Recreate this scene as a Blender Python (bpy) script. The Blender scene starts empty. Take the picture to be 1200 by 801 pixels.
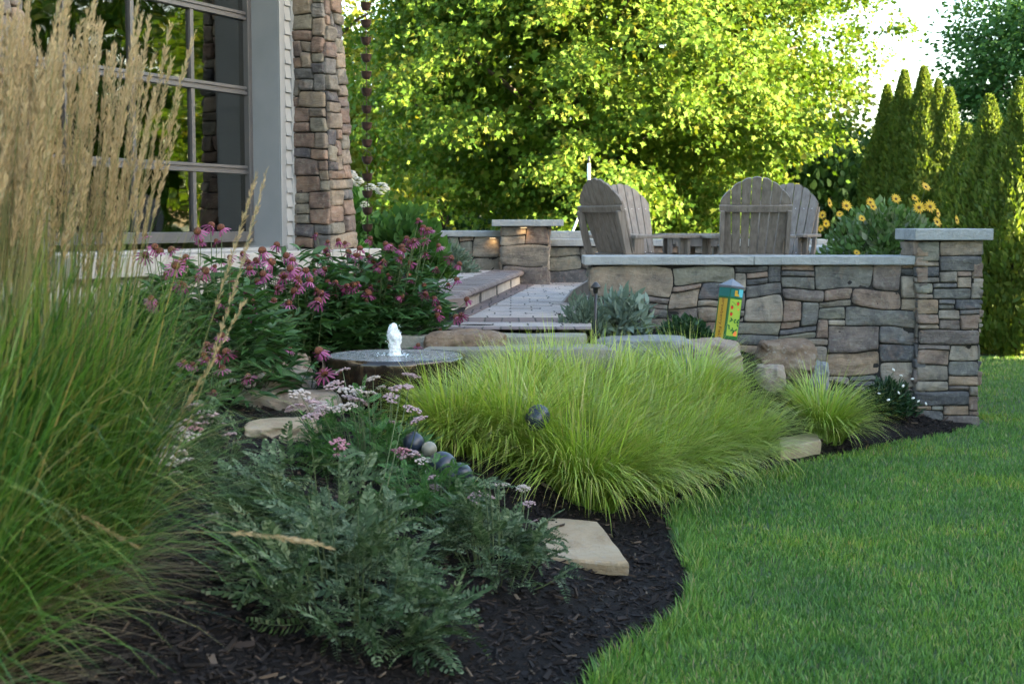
import bpy, math, random
import numpy as np
from mathutils import Vector, Matrix

random.seed(7)
rng = np.random.default_rng(7)
PI = math.pi
SC = bpy.context.scene
COL = SC.collection

# ------------------------------------------------------------------ camera, sky, sun, exposure
EYE = np.array([0.0, 0.0, 1.56])
FPX = 1667.0                       # focal length in photograph pixels (1200 wide)
PITCH = math.atan(139.5 / FPX)
cam = bpy.data.cameras.new("camera")
cam.sensor_width = 36.0
cam.lens = 36.0 * FPX / 1200.0
cam.clip_start = 0.1
cam.clip_end = 2000.0
cam.dof.use_dof = True
cam.dof.focus_distance = 8.6
cam.dof.aperture_fstop = 5.0
camo = bpy.data.objects.new("camera", cam)
camo.location = EYE
camo.rotation_euler = (PI / 2 - PITCH, 0, 0)
COL.objects.link(camo)
SC.camera = camo

SUN_AZ = math.atan2(0.93, -0.36)   # measured from +Y towards +X
SUN_EL = math.radians(13.0)
world = bpy.data.worlds.new("World")
SC.world = world
world.use_nodes = True
wn = world.node_tree
bg = wn.nodes["Background"]
sky = wn.nodes.new("ShaderNodeTexSky")
sky.sky_type = 'NISHITA'
sky.sun_disc = False
sky.sun_elevation = SUN_EL
sky.sun_rotation = SUN_AZ
sky.air_density = 1.0
sky.dust_density = 2.0
sky.ozone_density = 1.0
wn.links.new(sky.outputs[0], bg.inputs[0])
bg.inputs[1].default_value = 0.085
sun = bpy.data.lights.new("sun", 'SUN')
sun.energy = 3.8
sun.angle = math.radians(0.5)
sun.color = (1.0, 0.85, 0.58)
suno = bpy.data.objects.new("sun", sun)
sd = Vector((math.sin(SUN_AZ) * math.cos(SUN_EL), math.cos(SUN_AZ) * math.cos(SUN_EL), math.sin(SUN_EL)))
suno.rotation_euler = sd.to_track_quat('Z', 'Y').to_euler()
suno.location = (20, -10, 20)
COL.objects.link(suno)
SC.view_settings.view_transform = 'Standard'
SC.view_settings.look = 'None'
SC.view_settings.exposure = 3.95
SC.view_settings.gamma = 1.0
SC.cycles.use_adaptive_sampling = True
SC.cycles.adaptive_threshold = 0.02
SC.cycles.use_denoising = True
SC.cycles.max_bounces = 6
SC.cycles.diffuse_bounces = 2
SC.cycles.glossy_bounces = 3
SC.cycles.transmission_bounces = 3
SC.cycles.transparent_max_bounces = 8
SC.cycles.caustics_reflective = False
SC.cycles.caustics_refractive = False

# ------------------------------------------------------------------ pixel -> world helpers
CP, SP_ = math.cos(PITCH), math.sin(PITCH)


def ray(px, py):
    a = (px - 600.0) / FPX
    b = (400.5 - py) / FPX
    return np.array([a, CP + b * SP_, -SP_ + b * CP])


def at_y(px, py, y):
    d = ray(px, py)
    return EYE + d * (y / d[1])


def at_z(px, py, z):
    d = ray(px, py)
    return EYE + d * ((z - EYE[2]) / d[2])


# ------------------------------------------------------------------ noise
def _hash(ix, iy, iz, seed):
    h = (ix.astype(np.int64) * 374761393 + iy.astype(np.int64) * 668265263 + iz.astype(np.int64) * 2147483647 + seed * 974634777) & 0xFFFFFFFF
    h = ((h ^ (h >> 13)) * 1274126177) & 0xFFFFFFFF
    h = (h ^ (h >> 16)) & 0xFFFFFFFF
    return h / 4294967295.0


def vnoise(P, seed=0):
    P = np.asarray(P, float)
    i = np.floor(P).astype(np.int64)
    f = P - i
    f = f * f * (3 - 2 * f)
    r = 0
    for dx in (0, 1):
        for dy in (0, 1):
            for dz in (0, 1):
                w = (f[..., 0] if dx else 1 - f[..., 0]) * (f[..., 1] if dy else 1 - f[..., 1]) * (f[..., 2] if dz else 1 - f[..., 2])
                r = r + w * _hash(i[..., 0] + dx, i[..., 1] + dy, i[..., 2] + dz, seed)
    return r * 2 - 1


def fbm(P, seed=0, octaves=4):
    P = np.asarray(P, float)
    s, a, t = 0, 1.0, 0
    for o in range(octaves):
        s = s + a * vnoise(P * 2 ** o + 17.3 * o, seed + o)
        t += a
        a *= 0.5
    return s / t


# ------------------------------------------------------------------ mesh builder
class MB:
    def __init__(self):
        self.V, self.F, self.M, self.T, self.S = [], [], [], [], []
        self.n = 0

    def add(self, V, F, mat=0, t=None, smooth=False):
        V = np.asarray(V, float).reshape(-1, 3)
        if not isinstance(F, (list, tuple)) or (len(F) and np.ndim(F[0]) == 1):
            F = [F]
        for f in F:
            f = np.asarray(f, np.int64)
            if f.size == 0:
                continue
            self.F.append(f + self.n)
            self.M.append(np.full(len(f), mat, np.int32))
            self.S.append(np.full(len(f), smooth, bool))
        self.V.append(V)
        self.T.append(np.zeros(len(V)) if t is None else np.asarray(t, float))
        self.n += len(V)
        return self

    def box(self, c, s, mat=0, R=None):
        x, y, z = np.array(s) / 2.0
        V = np.array([[-x, -y, -z], [x, -y, -z], [x, y, -z], [-x, y, -z], [-x, -y, z], [x, -y, z], [x, y, z], [-x, y, z]])
        if R is not None:
            V = V @ np.asarray(R).T
        F = np.array([[0, 3, 2, 1], [4, 5, 6, 7], [0, 1, 5, 4], [1, 2, 6, 5], [2, 3, 7, 6], [3, 0, 4, 7]])
        return self.add(V + np.array(c, float), F, mat)

    def hexa(self, P, mat=0):
        """8 corner points: 4 bottom ccw then 4 top ccw"""
        F = np.array([[0, 3, 2, 1], [4, 5, 6, 7], [0, 1, 5, 4], [1, 2, 6, 5], [2, 3, 7, 6], [3, 0, 4, 7]])
        return self.add(P, F, mat)

    def prism(self, poly, z0, z1, mat=0):
        n = len(poly)
        p = np.array(poly, float)
        V = np.vstack([np.c_[p, np.full(n, z0)], np.c_[p, np.full(n, z1)]])
        side = np.array([[i, (i + 1) % n, n + (i + 1) % n, n + i] for i in range(n)])
        self.add(V, side, mat)
        self.F.append(np.array([list(range(n, 2 * n))]) + self.n - 2 * n)
        self.M.append(np.array([mat], np.int32)); self.S.append(np.array([False]))
        self.F.append(np.array([list(range(n - 1, -1, -1))]) + self.n - 2 * n)
        self.M.append(np.array([mat], np.int32)); self.S.append(np.array([False]))
        return self

    def tube(self, pts, rad, seg=8, mat=0, caps=True, smooth=True):
        pts = np.asarray(pts, float)
        k = len(pts)
        rad = np.broadcast_to(np.asarray(rad, float), (k,))
        tan = np.gradient(pts, axis=0)
        tan /= np.linalg.norm(tan, axis=1, keepdims=True) + 1e-9
        ref = np.where(np.abs(tan[:, 2:3]) > 0.9, np.array([[1.0, 0, 0]]), np.array([[0, 0, 1.0]]))
        a = np.cross(tan, ref)
        a /= np.linalg.norm(a, axis=1, keepdims=True) + 1e-9
        b = np.cross(tan, a)
        th = np.arange(seg) * 2 * PI / seg
        V = pts[:, None] + rad[:, None, None] * (np.cos(th)[None, :, None] * a[:, None] + np.sin(th)[None, :, None] * b[:, None])
        V = V.reshape(-1, 3)
        F = []
        for i in range(k - 1):
            for j in range(seg):
                j2 = (j + 1) % seg
                F.append([i * seg + j, i * seg + j2, (i + 1) * seg + j2, (i + 1) * seg + j])
        self.add(V, np.array(F), mat, smooth=smooth)
        if caps:
            n0 = self.n - len(V)
            for idx in (list(range(seg - 1, -1, -1)), [(k - 1) * seg + j for j in range(seg)]):
                self.F.append(np.array([idx]) + n0)
                self.M.append(np.array([mat], np.int32)); self.S.append(np.array([False]))
        return self

    def lathe(self, prof, c=(0, 0, 0), seg=32, mat=0, smooth=True, R=None):
        prof = np.asarray(prof, float)
        k = len(prof)
        th = np.arange(seg) * 2 * PI / seg
        V = np.stack([prof[:, 0:1] * np.cos(th), prof[:, 0:1] * np.sin(th), np.repeat(prof[:, 1:2], seg, 1)], -1).reshape(-1, 3)
        if R is not None:
            V = V @ np.asarray(R).T
        i, j = np.meshgrid(np.arange(k - 1), np.arange(seg), indexing='ij')
        j2 = (j + 1) % seg
        F = np.stack([i * seg + j, i * seg + j2, (i + 1) * seg + j2, (i + 1) * seg + j], -1).reshape(-1, 4)
        return self.add(V + np.array(c, float), F, mat, smooth=smooth)

    def build(self, name, mats, parent=None, loc=None, bevel=0.0):
        me = bpy.data.meshes.new(name)
        V = np.vstack(self.V) if self.V else np.zeros((0, 3))
        if loc is not None:
            V = V - np.asarray(loc, float)
        me.vertices.add(len(V))
        me.vertices.foreach_set("co", V.astype(np.float32).ravel())
        nl = sum(f.size for f in self.F)
        nf = sum(len(f) for f in self.F)
        me.loops.add(nl)
        me.polygons.add(nf)
        me.loops.foreach_set("vertex_index", np.concatenate([f.ravel() for f in self.F]).astype(np.int32))
        tot = np.concatenate([np.full(len(f), f.shape[1], np.int32) for f in self.F])
        start = np.concatenate([[0], np.cumsum(tot)[:-1]]).astype(np.int32)
        me.polygons.foreach_set("loop_start", start)
        me.polygons.foreach_set("material_index", np.concatenate(self.M))
        me.polygons.foreach_set("use_smooth", np.concatenate(self.S))
        T = np.concatenate(self.T)
        if np.any(T):
            at = me.attributes.new("t", 'FLOAT', 'POINT')
            at.data.foreach_set("value", T.astype(np.float32))
        me.update(calc_edges=True)
        me.validate()
        for m in (mats if isinstance(mats, (list, tuple)) else [mats]):
            me.materials.append(m)
        o = bpy.data.objects.new(name, me)
        COL.objects.link(o)
        if parent is not None:
            o.parent = parent
        elif loc is not None:
            o.location = [float(q) for q in loc]
        if bevel:
            b = o.modifiers.new("bevel", 'BEVEL')
            b.width = bevel
            b.segments = 2
            b.limit_method = 'ANGLE'
            b.angle_limit = math.radians(40)
        return o


def tag(o, label=None, cat=None, group=None, kind=None):
    if label: o["label"] = label
    if cat: o["category"] = cat
    if group: o["group"] = group
    if kind: o["kind"] = kind
    return o


def thing(name, label, cat, loc=(0, 0, 0), rz=0.0, group=None):
    o = bpy.data.objects.new(name, None)
    o.empty_display_size = 0.1
    o.location = [float(q) for q in loc]
    o.rotation_euler = (0, 0, rz)
    COL.objects.link(o)
    return tag(o, label, cat, group)


def copy_tree(o, parent=None):
    c = o.copy()
    COL.objects.link(c)
    c.parent = parent
    for ch in list(o.children):
        copy_tree(ch, c)
    return c


# ------------------------------------------------------------------ materials
class NT:
    def __init__(self, name):
        self.m = bpy.data.materials.new(name)
        self.m.use_nodes = True
        self.t = self.m.node_tree
        self.b = self.t.nodes["Principled BSDF"]
        self.out = self.t.nodes["Material Output"]

    def n(self, kind, **kw):
        nd = self.t.nodes.new("ShaderNode" + kind)
        for k, v in kw.items():
            setattr(nd, k, v)
        return nd

    def l(self, a, b):
        self.t.links.new(a, b)

    def ramp(self, fac, stops, interp='LINEAR'):
        r = self.n("ValToRGB")
        r.color_ramp.interpolation = interp
        el = r.color_ramp.elements
        while len(el) < len(stops):
            el.new(0.5)
        for e, (p, c) in zip(el, stops):
            e.position = p
            e.color = (*c, 1)
        self.l(fac, r.inputs[0])
        return r.outputs[0]

    def noise(self, scale, detail=4, rough=0.55, vec=None, dist=0.0):
        nz = self.n("TexNoise")
        nz.inputs["Scale"].default_value = scale
        nz.inputs["Detail"].default_value = detail
        nz.inputs["Roughness"].default_value = rough
        nz.inputs["Distortion"].default_value = dist
        if vec is None:
            vec = self.coord()
        self.l(vec, nz.inputs["Vector"])
        return nz.outputs["Fac"]

    def coord(self, which="Object"):
        if not hasattr(self, "_tc"):
            self._tc = self.n("TexCoord")
        return self._tc.outputs[which]

    def pos(self):
        return self.n("NewGeometry").outputs["Position"]

    def mapping(self, vec, scale=(1, 1, 1), rot=(0, 0, 0)):
        mp = self.n("Mapping")
        mp.inputs["Scale"].default_value = scale
        mp.inputs["Rotation"].default_value = rot
        self.l(vec, mp.inputs["Vector"])
        return mp.outputs[0]

    def mix(self, fac, a, b, blend='MIX'):
        mx = self.n("Mix", data_type='RGBA', blend_type=blend)
        for s, v in ((0, fac), (6, a), (7, b)):
            if isinstance(v, (tuple, list)):
                mx.inputs[s].default_value = (*v[:3], 1)
            elif isinstance(v, (int, float)):
                mx.inputs[s].default_value = v
            else:
                self.l(v, mx.inputs[s])
        return mx.outputs[2]

    def math(self, op, a, b=0.0):
        m = self.n("Math", operation=op)
        for i, v in enumerate((a, b)):
            if isinstance(v, (int, float)):
                m.inputs[i].default_value = v
            else:
                self.l(v, m.inputs[i])
        return m.outputs[0]

    def bump(self, h, strength=0.5, dist=0.02):
        bp = self.n("Bump")
        bp.inputs["Strength"].default_value = strength
        bp.inputs["Distance"].default_value = dist
        self.l(h, bp.inputs["Height"])
        self.l(bp.outputs[0], self.b.inputs["Normal"])
        return bp

    def island(self):
        return self.n("NewGeometry").outputs["Random Per Island"]

    def attr(self, name="t"):
        a = self.n("Attribute", attribute_name=name)
        return a.outputs["Fac"]

    def col(self, c):
        if isinstance(c, (tuple, list)):
            self.b.inputs["Base Color"].default_value = (*c[:3], 1)
        else:
            self.l(c, self.b.inputs["Base Color"])

    def set(self, **kw):
        for k, v in kw.items():
            self.b.inputs[k.replace("_", " ")].default_value = v
        return self


def plain(name, c1, c2=None, rough=0.6, scale=8.0, bump=0.0, bscale=60.0, metallic=0.0, spec=0.5, bdist=0.004):
    m = NT(name)
    if c2 is not None:
        m.col(m.ramp(m.noise(scale, 5), [(0.3, c1), (0.7, c2)]))
    else:
        m.col(c1)
    m.b.inputs["Roughness"].default_value = rough
    m.b.inputs["Metallic"].default_value = metallic
    m.b.inputs["Specular IOR Level"].default_value = spec
    if bump:
        m.bump(m.noise(bscale, 5), bump, bdist)
    return m.m


def leafmat(name, stops, trans=0.35, rough=0.5, tint=(1.15, 1.2, 0.6), spec=0.35, along=None, obj_var=0.0):
    """leaf shader: colour picked per leaf (island), part of the light passes through"""
    m = NT(name)
    k = len(stops)
    c = m.ramp(m.island(), [(i / max(1, k - 1), s) for i, s in enumerate(stops)])
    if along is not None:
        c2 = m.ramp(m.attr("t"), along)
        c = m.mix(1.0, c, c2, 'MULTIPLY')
    m.col(c)
    m.set(Roughness=rough)
    m.b.inputs["Specular IOR Level"].default_value = spec
    tr = m.n("BsdfTranslucent")
    m.l(m.mix(1.0, c, tint, 'MULTIPLY'), tr.inputs[0])
    mx = m.n("MixShader")
    mx.inputs[0].default_value = trans
    m.l(m.b.outputs[0], mx.inputs[1])
    m.l(tr.outputs[0], mx.inputs[2])
    m.l(mx.outputs[0], m.out.inputs[0])
    return m.m


def stone_mat(name, stops, seed=0.0, bump=0.6, lichen=(0.27, 0.27, 0.22)):
    m = NT(name)
    P = m.coord()
    k = len(stops)
    base = m.ramp(m.island(), [(i / k, s) for i, s in enumerate(stops)], 'CONSTANT')
    n1 = m.noise(7, 6, 0.65, dist=0.6)
    n2 = m.noise(30, 6, 0.7)
    v = m.mix(m.ramp(n1, [(0.3, (0, 0, 0)), (0.7, (1, 1, 1))]), (0.5, 0.49, 0.5), (1.4, 1.3, 1.16))
    c = m.mix(1.0, base, v, 'MULTIPLY')
    c = m.mix(m.math('MULTIPLY', m.ramp(n2, [(0.52, (0, 0, 0)), (0.72, (1, 1, 1))]), 0.45), c, lichen)
    rust = m.noise(4.3, 4, 0.6, dist=1.2)
    c = m.mix(m.math('MULTIPLY', m.ramp(rust, [(0.55, (0, 0, 0)), (0.75, (1, 1, 1))]), 0.4), c, (0.24, 0.14, 0.085))
    m.col(c)
    m.set(Roughness=0.85)
    m.b.inputs["Specular IOR Level"].default_value = 0.25
    strat = m.noise(1.0, 6, 0.6, vec=m.mapping(P, (9, 9, 45)), dist=0.5)
    h = m.math('ADD', m.math('MULTIPLY', m.noise(22, 8, 0.7), 0.7), m.math('MULTIPLY', strat, 0.5))
    m.bump(h, bump * 1.4, 0.03)
    return m.m


WALLSTONE = [(0.215, 0.185, 0.15), (0.115, 0.118, 0.122), (0.235, 0.185, 0.14), (0.16, 0.15, 0.132), (0.175, 0.178, 0.152), (0.085, 0.09, 0.10),
             (0.185, 0.145, 0.122), (0.24, 0.222, 0.19), (0.13, 0.134, 0.13), (0.135, 0.12, 0.115)]
m_stone = stone_mat("fieldstone", WALLSTONE)
m_stone_house = stone_mat("house_stone", [(0.16, 0.118, 0.10), (0.13, 0.13, 0.13), (0.22, 0.185, 0.145), (0.135, 0.108, 0.098), (0.185, 0.175, 0.145), (0.085, 0.083, 0.092), (0.19, 0.138, 0.11), (0.16, 0.15, 0.13), (0.18, 0.155, 0.13)])
m_mortar = plain("dark_mortar", (0.012, 0.011, 0.01), (0.022, 0.02, 0.018), 0.95, 20)
m_cap_warm = plain("limestone_ledge", (0.26, 0.245, 0.215), (0.35, 0.33, 0.295), 0.8, 6, 0.4, 50)


def boulder_mat(name, a, b, c):
    m = NT(name)
    n1 = m.noise(3.5, 6, 0.65, dist=0.8)
    cc = m.ramp(n1, [(0.25, a), (0.5, b), (0.75, c)])
    sp = m.noise(28, 5, 0.7)
    cc = m.mix(m.math('MULTIPLY', m.ramp(sp, [(0.55, (0, 0, 0)), (0.7, (1, 1, 1))]), 0.5), cc, (0.3, 0.3, 0.27))
    m.col(cc)
    m.set(Roughness=0.88)
    m.b.inputs["Specular IOR Level"].default_value = 0.25
    h = m.math('ADD', m.noise(12, 9, 0.7, dist=0.4), m.math('MULTIPLY', m.noise(60, 4, 0.6), 0.25))
    m.bump(h, 0.7, 0.04)
    return m.m


m_boulder_blue = boulder_mat("blue_boulder", (0.12, 0.135, 0.14), (0.2, 0.21, 0.205), (0.28, 0.28, 0.255))
m_boulder_tan = boulder_mat("tan_boulder", (0.15, 0.115, 0.085), (0.27, 0.215, 0.165), (0.36, 0.31, 0.25))
m_boulder_brown = boulder_mat("brown_boulder", (0.08, 0.055, 0.035), (0.17, 0.12, 0.08), (0.26, 0.22, 0.17))
m_step = boulder_mat("grey_step_stone", (0.13, 0.13, 0.105), (0.2, 0.195, 0.16), (0.26, 0.25, 0.21))
m_flag = boulder_mat("sandstone_flag", (0.22, 0.16, 0.095), (0.34, 0.265, 0.17), (0.40, 0.335, 0.235))

# lawn ground
m = NT("lawn_soil")
m.col(m.ramp(m.noise(1.6, 6, 0.6), [(0.3, (0.028, 0.06, 0.015)), (0.7, (0.055, 0.10, 0.025))]))
m.set(Roughness=0.95)
m.bump(m.noise(90, 4), 0.6, 0.03)
m_lawn = m.m


def grass_mat():
    m = NT("lawn_blades")
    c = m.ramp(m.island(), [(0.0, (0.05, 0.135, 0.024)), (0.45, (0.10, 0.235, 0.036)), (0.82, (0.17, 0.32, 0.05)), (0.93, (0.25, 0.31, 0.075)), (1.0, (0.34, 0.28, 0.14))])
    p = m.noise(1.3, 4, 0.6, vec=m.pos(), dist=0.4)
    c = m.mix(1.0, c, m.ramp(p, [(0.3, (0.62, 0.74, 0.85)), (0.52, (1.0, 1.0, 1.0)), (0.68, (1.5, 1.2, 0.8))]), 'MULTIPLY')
    m.col(c)
    m.set(Roughness=0.45)
    tr = m.n("BsdfTranslucent")
    m.l(c, tr.inputs[0])
    mx = m.n("MixShader")
    mx.inputs[0].default_value = 0.35
    m.l(m.b.outputs[0], mx.inputs[1]); m.l(tr.outputs[0], mx.inputs[2]); m.l(mx.outputs[0], m.out.inputs[0])
    return m.m


m_grass = grass_mat()
m = NT("mulch")
m.col(m.ramp(m.noise(38, 7, 0.7), [(0.3, (0.004, 0.003, 0.003)), (0.6, (0.012, 0.009, 0.0075)), (0.8, (0.025, 0.019, 0.015))]))
m.set(Roughness=0.9)
m.b.inputs["Specular IOR Level"].default_value = 0.2
m.bump(m.noise(45, 8, 0.75), 1.0, 0.05)
m_mulch = m.m
m = NT("mulch_chip")
m.col(m.ramp(m.island(), [(0.0, (0.004, 0.003, 0.003)), (0.6, (0.012, 0.009, 0.0075)), (0.88, (0.028, 0.02, 0.015)), (0.97, (0.06, 0.042, 0.03)), (1.0, (0.13, 0.10, 0.07))]))
m.set(Roughness=0.85)
m.b.inputs["Specular IOR Level"].default_value = 0.25
m_chip = m.m


def paver_mat(name, cols, mortar, bw, bh, rot=0.0):
    m = NT(name)
    vec = m.mapping(m.pos(), (1, 1, 1), (0, 0, rot))
    wob = m.n("VectorMath", operation='ADD')
    nz = m.n("TexNoise"); nz.inputs["Scale"].default_value = 6; m.l(vec, nz.inputs["Vector"])
    sc = m.n("VectorMath", operation='SCALE'); sc.inputs["Scale"].default_value = 0.025
    m.l(nz.outputs["Color"], sc.inputs[0]); m.l(vec, wob.inputs[0]); m.l(sc.outputs[0], wob.inputs[1])
    br = m.n("TexBrick")
    m.l(wob.outputs[0], br.inputs["Vector"])
    br.inputs["Scale"].default_value = 1.0
    br.inputs["Brick Width"].default_value = bw
    br.inputs["Row Height"].default_value = bh
    br.inputs["Mortar Size"].default_value = 0.007
    br.inputs["Mortar Smooth"].default_value = 0.3
    br.inputs["Color1"].default_value = (0, 0, 0, 1)
    br.inputs["Color2"].default_value = (1, 1, 1, 1)
    br.inputs["Mortar"].default_value = (0.5, 0.5, 0.5, 1)
    br.inputs["Bias"].default_value = 0.0
    br.offset = 0.5
    br.squash = 0.7
    br.squash_frequency = 3
    c = m.ramp(br.outputs["Color"], [(i / (len(cols) - 1), q) for i, q in enumerate(cols)])
    c = m.mix(1.0, c, m.ramp(m.noise(9, 5, vec=vec), [(0.3, (0.78, 0.78, 0.8)), (0.7, (1.15, 1.12, 1.08))]), 'MULTIPLY')
    c = m.mix(br.outputs["Fac"], c, mortar)
    m.col(c)
    m.set(Roughness=0.85)
    m.b.inputs["Specular IOR Level"].default_value = 0.3
    h = m.math('ADD', m.math('MULTIPLY', br.outputs["Fac"], -1.0), m.math('MULTIPLY', m.noise(25, 6, vec=vec), 0.4))
    m.bump(h, 0.8, 0.012)
    return m.m


m_paver = paver_mat("patio_pavers", [(0.22, 0.19, 0.165), (0.33, 0.30, 0.275), (0.27, 0.25, 0.24), (0.36, 0.31, 0.26)], (0.06, 0.055, 0.05), 0.34, 0.2)
m_border = paver_mat("border_pavers", [(0.10, 0.075, 0.07), (0.15, 0.115, 0.105), (0.12, 0.09, 0.085)], (0.04, 0.035, 0.03), 0.12, 0.45)
m_brown_nose = plain("bullnose_paver", (0.085, 0.065, 0.06), (0.16, 0.125, 0.11), 0.75, 4, 0.4, 40)
m_riser = paver_mat("riser_block", [(0.34, 0.31, 0.27), (0.42, 0.39, 0.34), (0.2, 0.17, 0.15), (0.37, 0.34, 0.3)], (0.05, 0.045, 0.04), 0.13, 9.0)

# ------------------------------------------------------------------ terrain
EDGE = np.array([(-1.5, 0.5), (-0.9, 1.5), (-0.4, 2.6), (0.0, 3.7), (0.29, 4.75), (0.60, 5.35), (0.77, 6.0), (0.80, 6.6), (0.86, 7.5), (1.2, 8.2), (1.62, 8.82), (2.08, 9.36), (2.66, 9.92), (3.22, 10.42), (3.60, 10.88)])


def catmull(P, k=8):
    P = np.asarray(P, float)
    Q = np.vstack([2 * P[0] - P[1], P, 2 * P[-1] - P[-2]])
    out = []
    for i in range(1, len(Q) - 2):
        for s in np.arange(k) / k:
            a, b, c, d = Q[i - 1], Q[i], Q[i + 1], Q[i + 2]
            out.append(0.5 * (2 * b + (c - a) * s + (2 * a - 5 * b + 4 * c - d) * s * s + (3 * b - a - 3 * c + d) * s ** 3))
    out.append(Q[-2])
    return np.array(out)


EC = catmull(EDGE, 6)
BEDPOLY = np.vstack([EC, [(3.60, 17.5), (-9, 17.5), (-9, 0.5)]])


def in_poly(x, y, poly):
    ins = np.zeros(np.shape(x), bool)
    n = len(poly)
    for i in range(n):
        x1, y1 = poly[i]
        x2, y2 = poly[(i + 1) % n]
        if y1 == y2:
            continue
        c = ((y1 > y) != (y2 > y)) & (x < (x2 - x1) * (y - y1) / (y2 - y1) + x1)
        ins ^= c
    return ins


def bed_d(x, y):
    """distance to the lawn edge, positive inside the bed"""
    x = np.asarray(x, float); y = np.asarray(y, float)
    d = np.full(x.shape, 1e9)
    for a, b in zip(EC[:-1], EC[1:]):
        ab = b - a
        t = np.clip(((x - a[0]) * ab[0] + (y - a[1]) * ab[1]) / (ab @ ab), 0, 1)
        d = np.minimum(d, np.hypot(x - a[0] - t * ab[0], y - a[1] - t * ab[1]))
    return np.where(in_poly(x, y, BEDPOLY), d, -d)


CTRL = np.array([(-0.22, 4.5, .10), (-0.5, 4.75, .2), (-1.34, 3.73, .36), (-1.2, 4.2, .40), (-1.19, 5.1, .40), (-0.68, 8.1, .50), (-1.65, 8.0, .55), (-0.95, 9.2, .72),
                 (-1.5, 8.4, .52), (0.44, 7.3, .10), (0.95, 9.85, .62), (1.48, 10.06, .52), (2.07, 10.6, .45), (0.62, 10.9, .8), (2.1, 11, .42), (3.1, 10.9, .10), (-2.4, 10.4, .75),
                 (-4, 8, .75), (-3, 5, .6), (-6, 5, .8), (-6, 10, .9), (0.3, 6.6, .06), (0.4, 5.6, .03), (-0.2, 6.5, .2), (0.0, 8.6, .62), (0.6, 9.0, .48), (1.3, 9.2, .22), (-2.2, 2, .4), (-0.9, 2.5, .15),
                 (-0.5, 6.2, .28), (0.1, 7.6, .3), (-1.4, 12, .85), (-2, 14.5, .9), (0.2, 9.4, .78), (-6, 1, .5)])


def tps_fit(C):
    n = len(C)
    d = np.hypot(C[:, None, 0] - C[None, :, 0], C[:, None, 1] - C[None, :, 1])
    K = np.where(d > 0, d * d * np.log(d + 1e-12), 0) + np.eye(n) * 0.15
    P = np.c_[np.ones(n), C[:, :2]]
    A = np.block([[K, P], [P.T, np.zeros((3, 3))]])
    return np.linalg.solve(A, np.r_[C[:, 2], 0, 0, 0])


TPS = tps_fit(CTRL)


def bed_z(x, y, rough=True):
    x = np.asarray(x, float); y = np.asarray(y, float)
    s = np.full(x.shape, TPS[-3]) + TPS[-2] * x + TPS[-1] * y
    for (cx, cy, _), w in zip(CTRL, TPS):
        r2 = (x - cx) ** 2 + (y - cy) ** 2
        s = s + w * 0.5 * r2 * np.log(r2 + 1e-12)
    d = bed_d(x, y)
    k = np.clip(d / 0.6, 0, 1)
    k = k * k * (3 - 2 * k)
    z = np.clip(s, 0.02, 0.95) * k + 0.03 * np.clip(d / 0.05, -1, 1) - 0.012 * np.exp(-(d / 0.12) ** 2)
    if rough:
        z = z + 0.012 * fbm(np.stack([x * 7, y * 7, 0 * x], -1), 3, 4) * np.clip(d / 0.2, 0, 1)
    return z


def gz(x, y):
    return float(bed_z(np.array([x]), np.array([y]))[0])


def struct(o, name_kind="structure"):
    o["kind"] = name_kind
    return o


# ground sheet
mb = MB()
gx = np.concatenate([[-900, -300, -100, -40], np.linspace(-15, 25, 21), [40, 100, 300, 900]])
gy = np.concatenate([[-900, -300, -60, -20], np.linspace(-6, 34, 21), [45, 100, 300, 900]])
X, Y = np.meshgrid(gx, gy, indexing='ij')
nx, ny = X.shape
idx = np.arange(nx * ny).reshape(nx, ny)
F = np.stack([idx[:-1, :-1], idx[1:, :-1], idx[1:, 1:], idx[:-1, 1:]], -1).reshape(-1, 4)
mb.add(np.stack([X, Y, 0 * X], -1).reshape(-1, 3), F, 0, smooth=True)
struct(mb.build("lawn", m_lawn))

# mulch bed
mb = MB()
st = 0.05
gx = np.arange(-7.5, 3.80, st); gy = np.arange(1.2, 12.5, st)
X, Y = np.meshgrid(gx, gy, indexing='ij')
Z = bed_z(X, Y)
D = bed_d(X, Y)
nx, ny = X.shape
idx = np.arange(nx * ny).reshape(nx, ny)
F = np.stack([idx[:-1, :-1], idx[1:, :-1], idx[1:, 1:], idx[:-1, 1:]], -1).reshape(-1, 4)
keep = (D.reshape(-1)[F] > -0.16).all(1)
cy_ = Y.reshape(-1)[F].mean(1); cx_ = X.reshape(-1)[F].mean(1)
keep &= ~((cy_ > 11.05) & (cx_ > 0.7))
keep &= ~((cy_ > 9.6) & (cx_ > -0.35) & (cx_ < 0.35))
mb.add(np.stack([X, Y, Z], -1).reshape(-1, 3), F[keep], 0, smooth=True)
struct(mb.build("mulch_bed", m_mulch))

# ------------------------------------------------------------------ fieldstone faces
def ashlar(W, H, r, g=0.04, hs=(1, 2, 2, 3, 3, 4, 5), asp=(1.2, 3.6)):
    nx, ny = max(2, int(round(W / g))), max(2, int(round(H / g)))
    occ = np.zeros((nx, ny), bool)
    out = []
    for j in range(ny):
        i = 0
        while i < nx:
            if occ[i, j]:
                i += 1
                continue
            free = 1
            while i + free < nx and not occ[i + free, j]:
                free += 1
            h = int(r.choice(hs))
            w = int(max(2, round(h * r.uniform(*asp))))
            if h == 1: w = int(r.integers(3, 7))
            w = min(w, free)
            if free - w < 2: w = free
            h = min(h, ny - j)
            if ny - j - h == 1 and h > 1: h += 1
            h = max(1, min(h, int(w * 1.3) + 1, ny - j))
            while h > 1 and occ[i:i + w, j:j + h].any():
                h -= 1
            occ[i:i + w, j:j + h] = True
            out.append((i / nx * W, j / ny * H, (i + w) / nx * W, (j + h) / ny * H))
            i += w
    return out


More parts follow.
